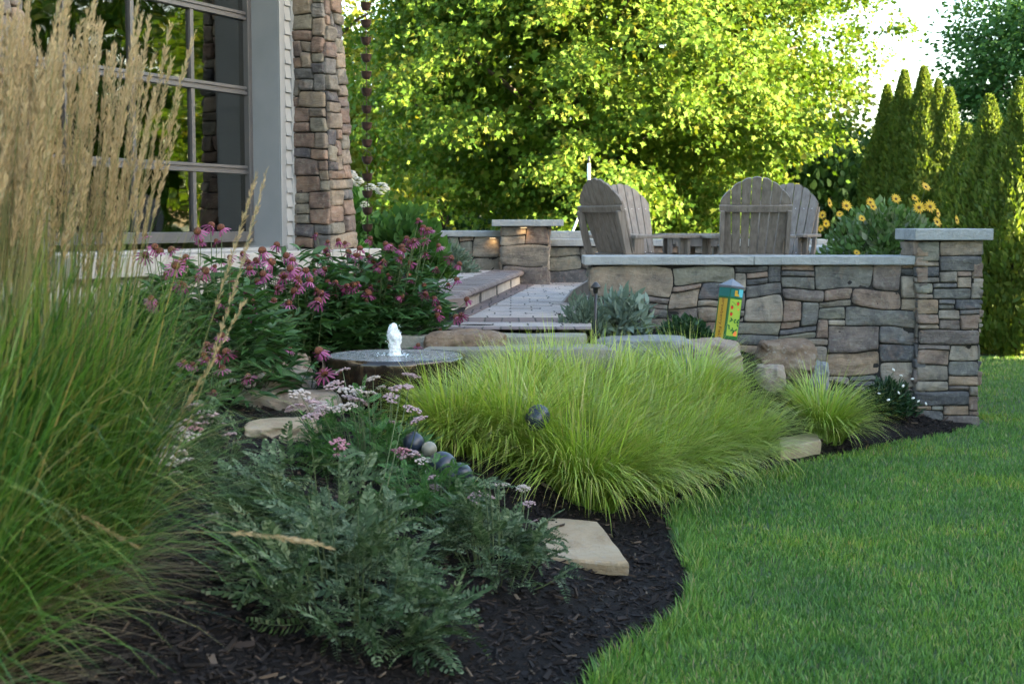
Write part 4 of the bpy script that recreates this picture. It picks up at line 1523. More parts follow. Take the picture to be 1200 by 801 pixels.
Rr = prof[:, None] * 0.95 * (1 + 0.5 * fbm(np.stack([np.cos(th)[None] * 1.6 + 0 * vz[:, None], np.sin(th)[None] * 1.6 + 0 * vz[:, None], vz[:, None] * 7 + 0 * th[None]], -1), 5, 3))
VV = np.stack([Rr * np.cos(th) + 0.006 * np.sin(vz * 6)[:, None], Rr * np.sin(th), np.repeat(0.322 + vz[:, None] * 0.19, nn, 1)], -1).reshape(-1, 3)
i, j = np.meshgrid(np.arange(kk - 1), np.arange(nn), indexing='ij')
mb.add(VV, np.stack([i * nn + j, i * nn + (j + 1) % nn, (i + 1) * nn + (j + 1) % nn, (i + 1) * nn + j], -1).reshape(-1, 4), smooth=True)
for k in range(150):
    a, rr = random.uniform(0, 2 * PI), 0.028 + abs(random.gauss(0, 0.05))
    s = random.uniform(0.0015, 0.006)
    mb.lathe([(0.0005, -s * 0.4), (s, 0), (0.0005, s * 0.7)], (rr * math.cos(a), rr * math.sin(a), 0.329 + (random.uniform(0, 0.17) if rr < 0.055 else 0)), 7)
mb.build("water_jet", m_foam, ft)

# ------------------------------------------------------------------ dark blue glazed balls
m_blue = NT("dark_blue_glaze")
m_blue.col(m_blue.ramp(m_blue.noise(9, 5), [(0.3, (0.007, 0.011, 0.02)), (0.7, (0.018, 0.027, 0.046))]))
m_blue.set(Roughness=0.33); m_blue = m_blue.m
m_cream = plain("cream_glaze", (0.15, 0.145, 0.11), (0.22, 0.21, 0.16), 0.4, 10)


def ball(px, py, y, dia, label, mat, tilt=(0.3, 0.2), squash=1.0, seed=0):
    p = at_y(px, py, y)
    o_ = []
    R_ = dia / 2
    prof = [(R_ * math.sin(a) + 1e-4, -R_ * math.cos(a) * squash) for a in np.linspace(0, PI * 0.9, 26)]
    z0 = prof[-1][1]; r0 = prof[-1][0]
    prof += [(r0 * 0.85, z0 + R_ * 0.05), (r0 * 0.8, z0 + R_ * 0.12), (r0 * 0.55, z0 + R_ * 0.12), (r0 * 0.45, z0 - 0.02)]
    mb = MB(); mb.lathe(prof, seg=40)
    o = mb.build("garden_ball", mat)
    o.location = [float(v) for v in p]; o.rotation_euler = (tilt[0], tilt[1], 0)
    return tag(o, label, "ornament", "glazed garden balls")


ball(630, 489, 7.18, 0.125, "dark blue glazed ball half sunk in the lime green sedge", m_blue, (2.7, 0.5), 1.12)
ball(539, 557, 6.15, 0.115, "front dark blue glazed ball of the pair beside the yarrow", m_blue, (2.8, -0.5))
ball(518, 546, 6.3, 0.135, "rear dark blue glazed ball of the pair beside the yarrow", m_blue, (2.6, 0.3))
ball(485, 519, 6.55, 0.10, "small dark glazed ball with an open neck among the yarrow flowers", m_blue, (0.05, 0.05))
ball(503, 526, 6.5, 0.072, "cream glazed ball behind the dark blue pair", m_cream, (2.7, 0.6))

# ------------------------------------------------------------------ painted garden post
m_pg = {k: plain("post_paint_" + k, c, None, 0.4) for k, c in dict(lime=(0.27, 0.40, 0.05), green=(0.02, 0.11, 0.03), teal=(0.01, 0.12, 0.11), yellow=(0.46, 0.29, 0.03), red=(0.5, 0.03, 0.02), orange=(0.75, 0.2, 0.05), sky=(0.1, 0.42, 0.5), cap=(0.10, 0.11, 0.13)).items()}
pk = list(m_pg.keys())
pp0 = at_y(850, 392, 10.0)
post = thing("garden_post", "leaning painted strawberry post with grey pyramid top between boulder and wall", "post", (pp0[0], 10.0, pp0[2] - 0.03))
post.rotation_euler = (0.02, math.radians(7.5), math.radians(33))
W_, Hp = 0.060, 0.36
mb = MB(); mb.box((0, 0, Hp / 2), (2 * W_, 2 * W_, Hp), 0); mb.build("post_body", [m_pg['green']], post, bevel=0.004)
mb = MB()
wc = W_ + 0.004
mb.box((0, 0, Hp + 0.0085), (2 * wc, 2 * wc, 0.016), 0)
mb.add([(-wc, -wc, Hp + 0.017), (wc, -wc, Hp + 0.017), (wc, wc, Hp + 0.017), (-wc, wc, Hp + 0.017), (0, 0, Hp + 0.068)], np.array([[0, 1, 4], [1, 2, 4], [2, 3, 4], [3, 0, 4]]))
mb.build("cap", [m_pg['cap']], post, bevel=0.002)


def face_patch(mb, face, x, z, poly, mat, lift):
    """flat painted shape on a side of the post: face 0 = front (-y), 1 = left (-x)"""
    pts = []
    for a, b in poly:
        u, v = x + a, z + b
        pts.append((u, -W_ - lift, v) if face == 0 else (-W_ - lift, -u, v))
    mb.V.append(np.array(pts)); mb.T.append(np.zeros(len(pts)))
    mb.F.append(np.array([list(range(len(pts)))]) + mb.n); mb.M.append(np.array([pk.index(mat)], np.int32)); mb.S.append(np.array([False]))
    mb.n += len(pts)


rect = lambda w, h: [(-w / 2, -h / 2), (w / 2, -h / 2), (w / 2, h / 2), (-w / 2, h / 2)]
ell = lambda a, b, n=14: [(a * math.cos(k * 2 * PI / n), b * math.sin(k * 2 * PI / n)) for k in range(n)]
heart = [(0, -0.017), (0.010, -0.006), (0.0135, 0.005), (0.008, 0.012), (0, 0.010), (-0.008, 0.012), (-0.0135, 0.005), (-0.010, -0.006)]
star = [((0.011 if k % 2 else 0.005) * math.cos(k * PI / 5), (0.007 if k % 2 else 0.003) * math.sin(k * PI / 5)) for k in range(10)]
mb = MB()
face_patch(mb, 0, 0, 0.155, rect(0.104, 0.26), 'lime', 0.0015)
face_patch(mb, 0, 0, 0.328, rect(0.116, 0.06), 'teal', 0.0015)
face_patch(mb, 0, 0.036, 0.330, rect(0.036, 0.054), 'sky', 0.0025)
face_patch(mb, 0, -0.002, 0.318, [(-0.02, -0.012), (0.03, -0.014), (0.022, 0.0), (0.006, 0.006), (0.006, 0.026), (-0.018, 0.028)], 'yellow', 0.0035)
face_patch(mb, 0, -0.006, 0.333, ell(0.004, 0.004, 8), 'red', 0.0045)
for (x, z) in [(-0.03, 0.225), (0.022, 0.255), (-0.03, 0.178)]:
    face_patch(mb, 0, x, z, heart, 'red', 0.003)
    face_patch(mb, 0, x, z + 0.012, star, 'green', 0.004)
face_patch(mb, 0, 0.03, 0.215, ell(0.008, 0.008, 8), 'orange', 0.003)
face_patch(mb, 0, 0.025, 0.045, ell(0.018, 0.02, 8), 'orange', 0.003)
rr_ = random.Random(5)
for k in range(16):
    x, z = rr_.uniform(-0.042, 0.042), rr_.uniform(0.05, 0.15)
    a = rr_.uniform(0, PI)
    q = [(0.013 * math.cos(b) * math.cos(a) - 0.006 * math.sin(b) * math.sin(a), 0.013 * math.cos(b) * math.sin(a) + 0.006 * math.sin(b) * math.cos(a)) for b in np.linspace(0, 2 * PI, 9)[:-1]]
    face_patch(mb, 0, x, z, q, 'green', 0.0026 + 0.0002 * k)
for k in range(4):
    face_patch(mb, 0, 0.01 * k - 0.03, 0.265 - 0.006 * k, rect(0.014, 0.003), 'green', 0.0028)
face_patch(mb, 1, -0.0, 0.14, rect(0.088, 0.29), 'yellow', 0.0015)
face_patch(mb, 1, 0, 0.328, rect(0.116, 0.06), 'teal', 0.0015)
mb.build("painted_panel", [m_pg[k] for k in pk], post)
tc_ = bpy.data.curves.new("lettering", 'FONT')
tc_.body = "Strawberry Fields"
tc_.size = 0.043
tc_.align_x = 'CENTER'; tc_.align_y = 'CENTER'
tc_.extrude = 0.0004
tmp = bpy.data.objects.new("lettering_curve", tc_)
COL.objects.link(tmp)
bpy.context.view_layer.update()
lm_ = bpy.data.meshes.new_from_object(tmp.evaluated_get(bpy.context.evaluated_depsgraph_get()))
bpy.data.objects.remove(tmp); bpy.data.curves.remove(tc_)
lm_.name = "lettering"
lm_.materials.clear()
lm_.materials.append(plain("lettering_brown", (0.12, 0.04, 0.01), None, 0.5))
to = bpy.data.objects.new("lettering", lm_)
COL.objects.link(to); to.parent = post
to.location = (-W_ - 0.003, 0.0, 0.14)
# reads downwards on the left (-x) side: text x axis -> -z, text up axis -> -y ... facing -x
to.rotation_euler = Matrix(((0, 0, -1), (0, -1, 0), (-1, 0, 0))).to_euler()

# ------------------------------------------------------------------ sedge
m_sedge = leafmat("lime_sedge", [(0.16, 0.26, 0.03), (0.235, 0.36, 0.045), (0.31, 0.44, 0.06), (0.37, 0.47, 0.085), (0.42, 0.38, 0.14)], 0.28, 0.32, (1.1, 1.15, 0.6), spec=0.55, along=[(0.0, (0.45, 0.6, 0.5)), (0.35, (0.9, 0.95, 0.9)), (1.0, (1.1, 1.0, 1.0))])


def sedge(x, y, n, L, rad, label, seed, lean=(0.06, -0.38), up=1.0):
    r = np.random.default_rng(seed)
    z = gz(x, y)
    c = np.array([x, y, z])
    t = thing("sedge_clump", label, "grass", c, group="lime green sedge clumps")
    a0 = r.uniform(0, 2 * PI, n); q = rad * np.sqrt(r.uniform(0, 1, n))
    bx, by = x + q * np.cos(a0), y + q * np.sin(a0)
    base = np.stack([bx, by, bed_z(bx, by, False) - 0.01], -1)
    az = a0 + r.normal(0, 0.5, n)
    vx, vy = np.cos(az) + lean[0], np.sin(az) + lean[1]
    az = np.arctan2(vy, vx)
    lk = 0.55 + 0.45 * np.hypot(vx, vy) / 1.4
    inner = q / rad
    th0 = np.radians(r.uniform(2, 16, n) + 16 * inner) * lk
    th1 = np.radians(r.uniform(95, 160, n) * (0.55 + 0.45 * inner)) * np.clip(lk, 0.5, 1.1)
    st_ = r.uniform(0, 1, n) < 0.09
    th1 = np.where(st_, np.radians(r.uniform(15, 45, n)), th1)
    ln = L * r.uniform(0.6, 1.2, n) * up
    mb = MB()
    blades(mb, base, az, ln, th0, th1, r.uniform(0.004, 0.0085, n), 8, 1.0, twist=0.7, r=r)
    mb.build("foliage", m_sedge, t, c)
    return t


SEDGE = [(0.36, 7.32, .66, "sedge clump at the very front of the mass, spilling over the mulch"),
         (0.02, 7.55, .60, "sedge clump at the front left, beside the half sunk blue ball"),
         (-0.28, 7.50, .46, "leftmost sedge clump, in front of the fountain basin"),
         (0.72, 7.85, .64, "sedge clump on the lawn edge where the grass bends inwards"),
         (1.02, 8.40, .60, "sedge clump on the lawn edge, second from its right end"),
         (1.36, 8.88, .56, "right end clump of the big sedge mass, above the small flagstone"),
         (0.42, 8.00, .56, "sedge clump in the middle of the mass"),
         (0.08, 8.12, .44, "sedge clump right of the fountain basin"),
         (0.78, 8.55, .53, "sedge clump behind the middle, below the blue grey boulder"),
         (1.18, 9.15, .60, "sedge clump at the back, below the boulder with the painted post"),
         (0.30, 8.42, .43, "sedge clump at the back, below the flagstone steps"),
         (0.66, 8.85, .42, "sedge clump at the back beside the black path light")]
for i, (x, y, L_, lab) in enumerate(SEDGE):
    sedge(x, y, 1900, L_, 0.18, lab, 400 + i)
sedge(2.16, 9.76, 1300, 0.50, 0.12, "separate small sedge tuft near the foot of the stone pillar", 431, lean=(0.2, -0.25))

# ------------------------------------------------------------------ feather reed grass
m_reed = leafmat("reed_leaf", [(0.022, 0.07, 0.014), (0.045, 0.125, 0.022), (0.085, 0.185, 0.03), (0.14, 0.25, 0.045), (0.32, 0.26, 0.10)], 0.28, 0.36, (1.1, 1.15, 0.6), along=[(0.0, (0.9, 0.75, 0.55)), (0.3, (1, 1, 1)), (1.0, (1.05, 1.0, 0.9))])
m_deadleaf = leafmat("dead_leaf", [(0.10, 0.075, 0.045), (0.19, 0.145, 0.085), (0.3, 0.24, 0.15)], 0.25, 0.7, (1, 1, .9))
m_plume = leafmat("reed_plume", [(0.34, 0.245, 0.125), (0.43, 0.325, 0.175), (0.52, 0.41, 0.24)], 0.35, 0.7, (1.05, 1.0, 0.85))
m_straw = plain("reed_stalk", (0.25, 0.2, 0.08), (0.16, 0.19, 0.06), 0.6, 10)


def plume_mesh(mb, tip_pts, r, n=150, w=0.012):
    """feathery spike along a polyline of 5 points"""
    k = r.uniform(0, 1, n)
    ii = np.clip((k * (len(tip_pts) - 1)).astype(int), 0, len(tip_pts) - 2)
    ff = k * (len(tip_pts) - 1) - ii
    P = tip_pts[ii] + (tip_pts[ii + 1] - tip_pts[ii]) * ff[:, None]
    ax = norm(tip_pts[-1] - tip_pts[0])
    dr = rand_dirs(n, r)
    wid = w * np.clip(np.sin(PI * np.clip(0.12 + 0.86 * k, 0, 1)), 0.15, 1)
    d = norm(ax + dr * 0.4)
    place(mb, T_NEEDLE, P + dr * (wid * 0.35)[:, None], d, rand_dirs(n, r), r.uniform(0.013, 0.026, n), wscale=0.5)


def reed_clump(x, y, rad, nb, ns, hs, label, seed, npl):
    r = np.random.default_rng(seed)
    z = gz(x, y)
    c = np.array([x, y, z])
    t = thing("feather_reed_grass", label, "grass", c, group="feather reed grass clumps")
    a0 = r.uniform(0, 2 * PI, nb); q = rad * np.sqrt(r.uniform(0, 1, nb))
    base = np.stack([x + q * np.cos(a0), y + q * np.sin(a0), np.full(nb, z - 0.02)], -1)
    az = a0 + r.normal(0, 0.6, nb)
    inner = q / rad
    th0 = np.radians(r.uniform(0, 9, nb) + 9 * inner)
    th1 = np.radians(np.where(r.uniform(0, 1, nb) < 0.45, r.uniform(70, 145, nb), r.uniform(12, 60, nb)))
    mb = MB()
    blades(mb, base, az, r.uniform(0.55, 1.25, nb), th0, th1, r.uniform(0.0045, 0.0095, nb), 8, 1.9, twist=0.8, r=r)
    m_ = 480
    a1 = r.uniform(0, 2 * PI, m_); q1 = rad * np.sqrt(r.uniform(0.2, 1.0, m_))
    b1 = np.stack([x + q1 * np.cos(a1), y + q1 * np.sin(a1), np.full(m_, z - 0.02)], -1)
    blades(mb, b1, a1 + r.normal(0, 0.5, m_), r.uniform(0.45, 1.0, m_), np.radians(r.uniform(12, 42, m_)), np.radians(r.uniform(85, 140, m_)), r.uniform(0.004, 0.0085, m_), 9, 1.3, twist=0.8, r=r)
    m_ = 420
    a1 = r.uniform(0, 2 * PI, m_); q1 = rad * np.sqrt(r.uniform(0.3, 1.3, m_))
    b1 = np.stack([x + q1 * np.cos(a1), y + q1 * np.sin(a1), np.full(m_, z - 0.01)], -1)
    mb2 = MB()
    blades(mb2, b1, a1 + r.normal(0, 0.7, m_), r.uniform(0.25, 0.6, m_), np.radians(r.uniform(35, 80, m_)), np.radians(r.uniform(92, 112, m_)), r.uniform(0.003, 0.006, m_), 6, 0.8, twist=0.8, r=r)
    mb2.build("dead_foliage", m_deadleaf, t, c)
    mb.build("foliage", m_reed, t, c)
    # stalks with plumes
    a0 = r.uniform(0, 2 * PI, ns); q = rad * 0.9 * np.sqrt(r.uniform(0, 1, ns))
    stal = MB(); rest = MB(); nrest = 0
    order = np.argsort(y + q * np.sin(a0))       # nearest first
    for k, i in enumerate(order):
        b = np.array([x + q[i] * math.cos(a0[i]), y + q[i] * math.sin(a0[i]), z])
        h = r.uniform(*hs)
        lean = np.radians(r.uniform(0, 3) + 5 * q[i] / rad)
        az_ = a0[i] + r.normal(0, 0.4)
        tt = np.linspace(0, 1, 8)
        th = lean * (0.5 + 0.9 * tt)
        P = b + np.c_[np.cos(az_) * np.sin(th) * tt * h, np.sin(az_) * np.sin(th) * tt * h, np.cos(th) * tt * h]
        P += np.c_[0.01 * np.sin(tt * 5 + i), 0.01 * np.cos(tt * 4 + i), 0 * tt] * tt[:, None]
        stal.tube(P, np.linspace(0.0022, 0.0011, 8), 3, caps=False)
        pl = r.uniform(0.26, 0.36)
        f0 = 1 - pl / h
        T2 = np.linspace(f0, 1.0, 5)
        tip = np.stack([np.interp(T2, tt, P[:, j]) for j in range(3)], -1)
        if k < npl:
            m1 = MB(); plume_mesh(m1, tip, r, 170, r.uniform(0.0075, 0.0115)); m1.build("plume", m_plume, t, c)
        else:
            plume_mesh(rest, tip, r, 150, r.uniform(0.0075, 0.0115)); nrest += 1
    stal.build("stalk", m_straw, t, c)
    if nrest:
        o = rest.build("plume", m_plume, t, c); o["kind"] = "stuff"
    return t, c


tg, cg = reed_clump(-1.62, 3.85, 0.27, 2000, 300, (1.25, 1.80), "tall feather reed grass clump with tan plumes at the left edge of the photo", 501, 100)
reed_clump(-1.45, 4.30, 0.24, 1900, 260, (1.2, 1.76), "tall feather reed grass clump on the window side, nearer the coneflowers", 502, 100)
reed_clump(-1.52, 3.30, 0.22, 900, 60, (1.1, 1.5), "feather reed grass clump cut off by the lower left corner of the photo", 503, 60)
# flopped stalks
r = np.random.default_rng(9)
mb = MB(); pm = MB()
for (p0, p1, p2) in [((120, 700, 4.2), (235, 520, 4.0), (312, 200, 4.3)), ((60, 650, 3.9), (230, 600, 3.7), (385, 641, 3.75)), ((150, 640, 4.2), (240, 420, 4.2), (300, 205, 4.25)), ((60, 700, 4.3), (180, 560, 4.2), (285, 355, 4.3)), ((20, 540, 3.9), (60, 590, 3.8), (160, 640, 3.75))]:
    A, B, Cc = (at_y(*q) for q in (p0, p1, p2))
    s = np.linspace(0, 1, 12)[:, None]
    P = A * (1 - s) ** 2 + 2 * B * s * (1 - s) + Cc * s * s
    mb.tube(P, np.linspace(0.002, 0.001, 12), 3, caps=False)
    plume_mesh(pm, P[-5:], r, 180, 0.010)
mb.build("stalk", m_straw, tg, cg); pm.build("plume", m_plume, tg, cg)["label"] = "plumes of bent stalks flopped outwards"

# ------------------------------------------------------------------ yarrow
def pinnate(bend, npair=13, seed=0):
    r = np.random.default_rng(seed)
    V, F = [], []
    f = lambda t: np.array([0, math.sin(t * bend) / bend if bend > 1e-3 else t, -(1 - math.cos(t * bend)) / bend if bend > 1e-3 else 0])
    n = 0
    for k in range(6):
        a, b = f(k / 6), f((k + 1) / 6)
        w0, w1 = 0.012 * (1 - k / 7), 0.012 * (1 - (k + 1) / 7)
        V += [a + [-w0, 0, 0], a + [w0, 0, 0], b + [w1, 0, 0], b + [-w1, 0, 0]]
        F += [[n, n + 1, n + 2], [n, n + 2, n + 3]]; n += 4
    for k in range(npair):
        t = 0.10 + 0.88 * k / (npair - 1)
        p = f(t)
        l = 0.20 * math.sin(PI * (0.16 + 0.8 * t)) ** 0.8
        for s in (-1, 1):
            ang = math.radians(52 + r.uniform(-8, 8))
            d = np.array([s * math.sin(ang), math.cos(ang), -0.35 * t + r.uniform(-.12, .2)])
            side = np.array([s * math.cos(ang), -math.sin(ang), 0]) * 0.036
            tip = p + d * l; mid = p + d * l * 0.55 + np.array([0, 0, 0.012])
            V += [p, mid + side, tip, mid - side]
            F += [[n, n + 1, n + 2], [n, n + 2, n + 3]]; n += 4
    return np.array(V), np.array(F)


PINN = [pinnate(b, 12, i) for i, b in enumerate((0.4, 0.9, 1.4))]
# all leaflets of one leaf share a vertex so that a leaf takes one colour
m_yarrow = leafmat("yarrow_leaf", [(0.028, 0.055, 0.02), (0.048, 0.088, 0.035), (0.08, 0.125, 0.058), (0.18, 0.225, 0.13)], 0.25, 0.6, (1.0, 1.1, 0.75), spec=0.25)
m_yarrow_green = leafmat("green_yarrow_leaf", [(0.04, 0.105, 0.03), (0.06, 0.145, 0.04), (0.09, 0.19, 0.06)], 0.3, 0.55, (1.0, 1.1, 0.6), spec=0.25)
m_umbel = {c: plain("yarrow_umbel_" + c, a, b, 0.8, 60) for c, a, b in [("pink", (0.25, 0.165, 0.17), (0.36, 0.265, 0.265)), ("cream", (0.30, 0.25, 0.215), (0.42, 0.365, 0.32)), ("rose", (0.24, 0.10, 0.13), (0.34, 0.17, 0.19))]}


def umbel_mesh(seed, R_=0.045):
    r = np.random.default_rng(seed)
    mb = MB()
    n = 34
    for k in range(n):
        q = R_ * math.sqrt((k + 0.5) / n) * r.uniform(0.85, 1.15); a = k * 2.4 + r.uniform(-.3, .3)
        p = np.array([q * math.cos(a), q * math.sin(a), 0.012 * (1 - (q / R_) ** 2) + r.uniform(-.004, .004)])
        s = r.uniform(0.0055, 0.009)
        mb.lathe([(0.001, -s * 0.7), (s * 0.8, -s * 0.2), (s, s * 0.15), (s * 0.5, s * 0.5), (0.0005, s * 0.4)], p, 6)
    return mb


UMB = {c: umbel_mesh(70 + i) for i, c in enumerate(m_umbel)}
UMB_ME = {}


def stem_to(mb, a, b, r0=0.0025, r1=0.0015, bow=0.05):
    s = np.linspace(0, 1, 6)[:, None]
    P = np.array(a) + (np.array(b) - np.array(a)) * s
    P = P + np.array([bow, -bow, 0]) * (s * (1 - s))
    mb.tube(P, np.linspace(r0, r1, 6), 4, caps=False)


def yarrow(c2, rad, h, n, leaf, label, seed, flowers=(), mat=None, ypl=None):
    r = np.random.default_rng(seed)
    x, y = c2
    c = np.array([x, y, gz(x, y)])
    t = thing("yarrow_plant", label, "plant", c, group="yarrow plants")
    rx_, ry_ = rad
    ns = n // 9
    a = r.uniform(0, 2 * PI, ns); q = np.sqrt(r.uniform(0, 1, ns))
    tip = np.stack([x + rx_ * q * np.cos(a), y + ry_ * q * np.sin(a), np.zeros(ns)], -1)
    foot = np.stack([x + rx_ * 0.6 * q * np.cos(a), y + ry_ * 0.6 * q * np.sin(a), np.zeros(ns)], -1)
    foot[:, 2] = bed_z(foot[:, 0], foot[:, 1], False)
    lump = 1 + 0.35 * fbm(np.c_[tip[:, :2] * 4, np.zeros(ns)], seed, 3)
    tip[:, 2] = bed_z(tip[:, 0], tip[:, 1], False) + h * (1 - 0.75 * q ** 2.2) * lump * r.uniform(0.7, 1.05, ns)
    mb = MB(); sm = MB()
    for i in range(ns):
        stem_to(sm, foot[i], tip[i], 0.003, 0.0015, 0.03)
    si = r.integers(0, ns, n)
    f = r.uniform(0.15, 1.0, n) ** 0.6
    pos = foot[si] + (tip[si] - foot[si]) * f[:, None]
    az = np.arctan2(np.sin(a[si]) * q[si], np.cos(a[si]) * q[si]) + r.normal(0, 1.0, n)
    el = np.radians(r.normal(32, 24, n)) * (0.5 + 0.6 * f)
    d = np.stack([np.cos(az) * np.cos(el), np.sin(az) * np.cos(el), np.sin(el)], -1)
    sz = leaf * r.uniform(0.55, 1.2, n) * (1.15 - 0.4 * f)
    up = norm(np.array([0, 0, 1.0]) + r.normal(size=(n, 3)) * 0.35 + 0.25 * d)
    w = r.integers(0, 3, n)
    for k in range(3):
        s_ = w == k
        place(mb, PINN[k], pos[s_], d[s_], up[s_], sz[s_])
    mb.build("foliage", mat or m_yarrow, t, c)
    fl2 = []
    for f_ in flowers:
        fl2.append((f_[0], f_[1], f_[2], f_[3], f_[4] * 1.15))
        fl2.append((f_[0] + r.normal(0, 11), f_[1] + r.normal(2, 8), f_[2] + r.normal(0, .12), f_[3], f_[4] * r.uniform(.6, 1.0)))
    for (px, py, yy, col, sc_) in fl2:
        p = at_y(px, py, yy)
        b = np.array([x + (p[0] - x) * 0.5, y + (p[1] - y) * 0.5, 0]); b[2] = gz(b[0], b[1])
        stem_to(sm, b, p, 0.0028, 0.002, 0.04)
        key = col
        if key not in UMB_ME:
            o = UMB[col].build("flower_head", m_umbel[col], t); UMB_ME[key] = o.data
        else:
            o = bpy.data.objects.new("flower_head", UMB_ME[key]); COL.objects.link(o); o.parent = t
        o.location = [float(v) for v in p - c]
        o.rotation_euler = (r.uniform(-.45, .3), r.uniform(-.4, .4), r.uniform(0, 6))
        o.scale = (sc_, sc_, sc_)
    sm.build("stem", m_stem, t, c)
    return t


p1 = at_z(405, 732, 0.20)
yarrow((p1[0] + 0.03, p1[1] - 0.12), (0.36, 0.38), 0.40, 400, 0.22, "large silvery ferny yarrow in the middle foreground, leaves reaching the mulch", 601)
yarrow((p1[0] - 0.12, p1[1] + 0.50), (0.38, 0.32), 0.46, 330, 0.23, "silvery yarrow behind the large foreground one, with a few pink heads", 602,
       [(398, 521, 5.7, "rose", .8), (470, 455, 5.9, "pink", 1.0)])
p2 = at_z(585, 690, 0.12)
yarrow((p2[0], p2[1] + 0.02), (0.25, 0.22), 0.34, 280, 0.18, "smaller yarrow on the right, beside the pale flagstone", 603,
       [(570, 581, 6.0, "pink", .75), (590, 568, 6.1, "cream", .6), (612, 572, 6.1, "cream", .6), (553, 588, 6.0, "pink", .6), (620, 590, 6.0, "pink", .55)])
yarrow((p2[0] - 0.30, p2[1] + 0.55), (0.26, 0.22), 0.30, 380, 0.13, "bright green ferny yarrow in front of the dark blue balls", 604, [(502, 579, 6.2, "cream", .6)], m_yarrow_green)
fl = [(px, py, yy, c_, s_) for px, py, yy, c_, s_ in [(352, 462, 6.9, "cream", 1.15), (372, 474, 6.7, "pink", 1.1), (392, 452, 7.0, "pink", 1.0), (412, 460, 6.9, "cream", 1.15), (430, 462, 6.8, "cream", .9), (437, 444, 7.0, "cream", .8),
                                                      (366, 488, 6.5, "pink", 1.0), (380, 478, 6.6, "cream", .9), (400, 478, 6.6, "cream", .9), (345, 478, 6.7, "pink", .9), (458, 465, 6.8, "pink", .7), (483, 480, 6.6, "pink", .9), (490, 492, 6.4, "pink", .8),
                                                      (480, 535, 6.3, "pink", .9), (497, 540, 6.2, "cream", .7), (470, 528, 6.3, "rose", .8), (505, 560, 6.1, "pink", .7), (420, 470, 6.7, "pink", .9)]]
p3 = at_z(425, 600, 0.27)
yarrow((p3[0], p3[1] + 0.35), (0.34, 0.30), 0.40, 520, 0.14, "flowering yarrow with flat cream and pink heads below the fountain", 605, fl, m_yarrow_green)
fl = [(238, 487, 5.9, "pink", 1.2), (222, 495, 5.8, "pink", .9), (250, 497, 5.9, "pink", 1.0), (204, 530, 5.6, "cream", 1.2), (186, 512, 5.6, "cream", 1.1), (192, 538, 5.5, "cream", 1.1), (210, 508, 5.7, "pink", .9), (178, 530, 5.5, "pink", .9), (216, 541, 5.5, "cream", .8), (228, 503, 5.8, "rose", .8)]
p4 = at_z(215, 600, 0.40)
yarrow((p4[0], p4[1] + 0.25), (0.28, 0.26), 0.34, 260, 0.14, "yarrow with pink and cream heads beside the feather grass", 606, fl)

# ------------------------------------------------------------------ coneflowers
m_cf_leaf = leafmat("coneflower_leaf", [(0.025, 0.07, 0.02), (0.04, 0.10, 0.028), (0.06, 0.135, 0.038)], 0.3, 0.5, (1.0, 1.15, 0.55))
m_petal = leafmat("coneflower_petal", [(0.25, 0.055, 0.15), (0.34, 0.095, 0.215), (0.45, 0.18, 0.31)], 0.35, 0.6, (1.1, 0.8, 1.0))
m_petal_dark = leafmat("faded_petal", [(0.15, 0.028, 0.07), (0.22, 0.045, 0.11), (0.28, 0.07, 0.16)], 0.3, 0.6, (1.1, 0.8, 1.0))
m_cone = NT("flower_cone")
m_cone.col(m_cone.ramp(m_cone.noise(180, 2), [(0.35, (0.035, 0.012, 0.008)), (0.6, (0.16, 0.045, 0.015)), (0.75, (0.3, 0.11, 0.03))]))
m_cone.set(Roughness=0.8); m_cone.bump(m_cone.noise(200, 2), 1.0, 0.01); m_cone = m_cone.m


def flower_meshes(seed, droop, mat):
    r = np.random.default_rng(seed)
    n = 12
    a = np.arange(n) * 2 * PI / n + r.normal(0, 0.08, n)
    d = np.stack([np.cos(a), np.sin(a), -np.tan(droop + r.normal(0, 0.12, n))], -1)
    up = np.stack([-d[:, 2] * np.cos(a) * 0 + np.cos(a) * math.sin(droop), np.sin(a) * math.sin(droop), np.full(n, math.cos(droop))], -1)
    pos = np.stack([0.012 * np.cos(a), 0.012 * np.sin(a), 0 * a], -1)
    T_PETAL = (np.array([[-.07, 0, 0], [.07, 0, 0], [.105, .45, .03], [.085, .85, -.02], [.02, 1.0, -.04], [-.03, .96, -.04], [-.085, .85, -.02], [-.105, .45, .03]]),
               np.array([[0, 1, 2], [0, 2, 7], [7, 2, 3], [7, 3, 6], [6, 3, 4], [6, 4, 5]]))
    mb = MB(); place(mb, T_PETAL, pos, d, up, r.uniform(0.040, 0.052, n))
    me = mb.build("petals_proto", mat)
    mc = MB()
    mc.lathe([(0.006, -0.006), (0.018, -0.003), (0.022, 0.004), (0.0215, 0.014), (0.015, 0.023), (0.007, 0.028), (0.0008, 0.029)], seg=14)
    oc = mc.build("cone_proto", m_cone)
    res = (me.data, oc.data)
    bpy.data.objects.remove(me); bpy.data.objects.remove(oc)
    return res


FM = [flower_meshes(1, 0.35, m_petal), flower_meshes(2, 0.7, m_petal), flower_meshes(3, 1.0, m_petal_dark), flower_meshes(4, 0.5, m_petal_dark), flower_meshes(5, 0.85, m_petal)]


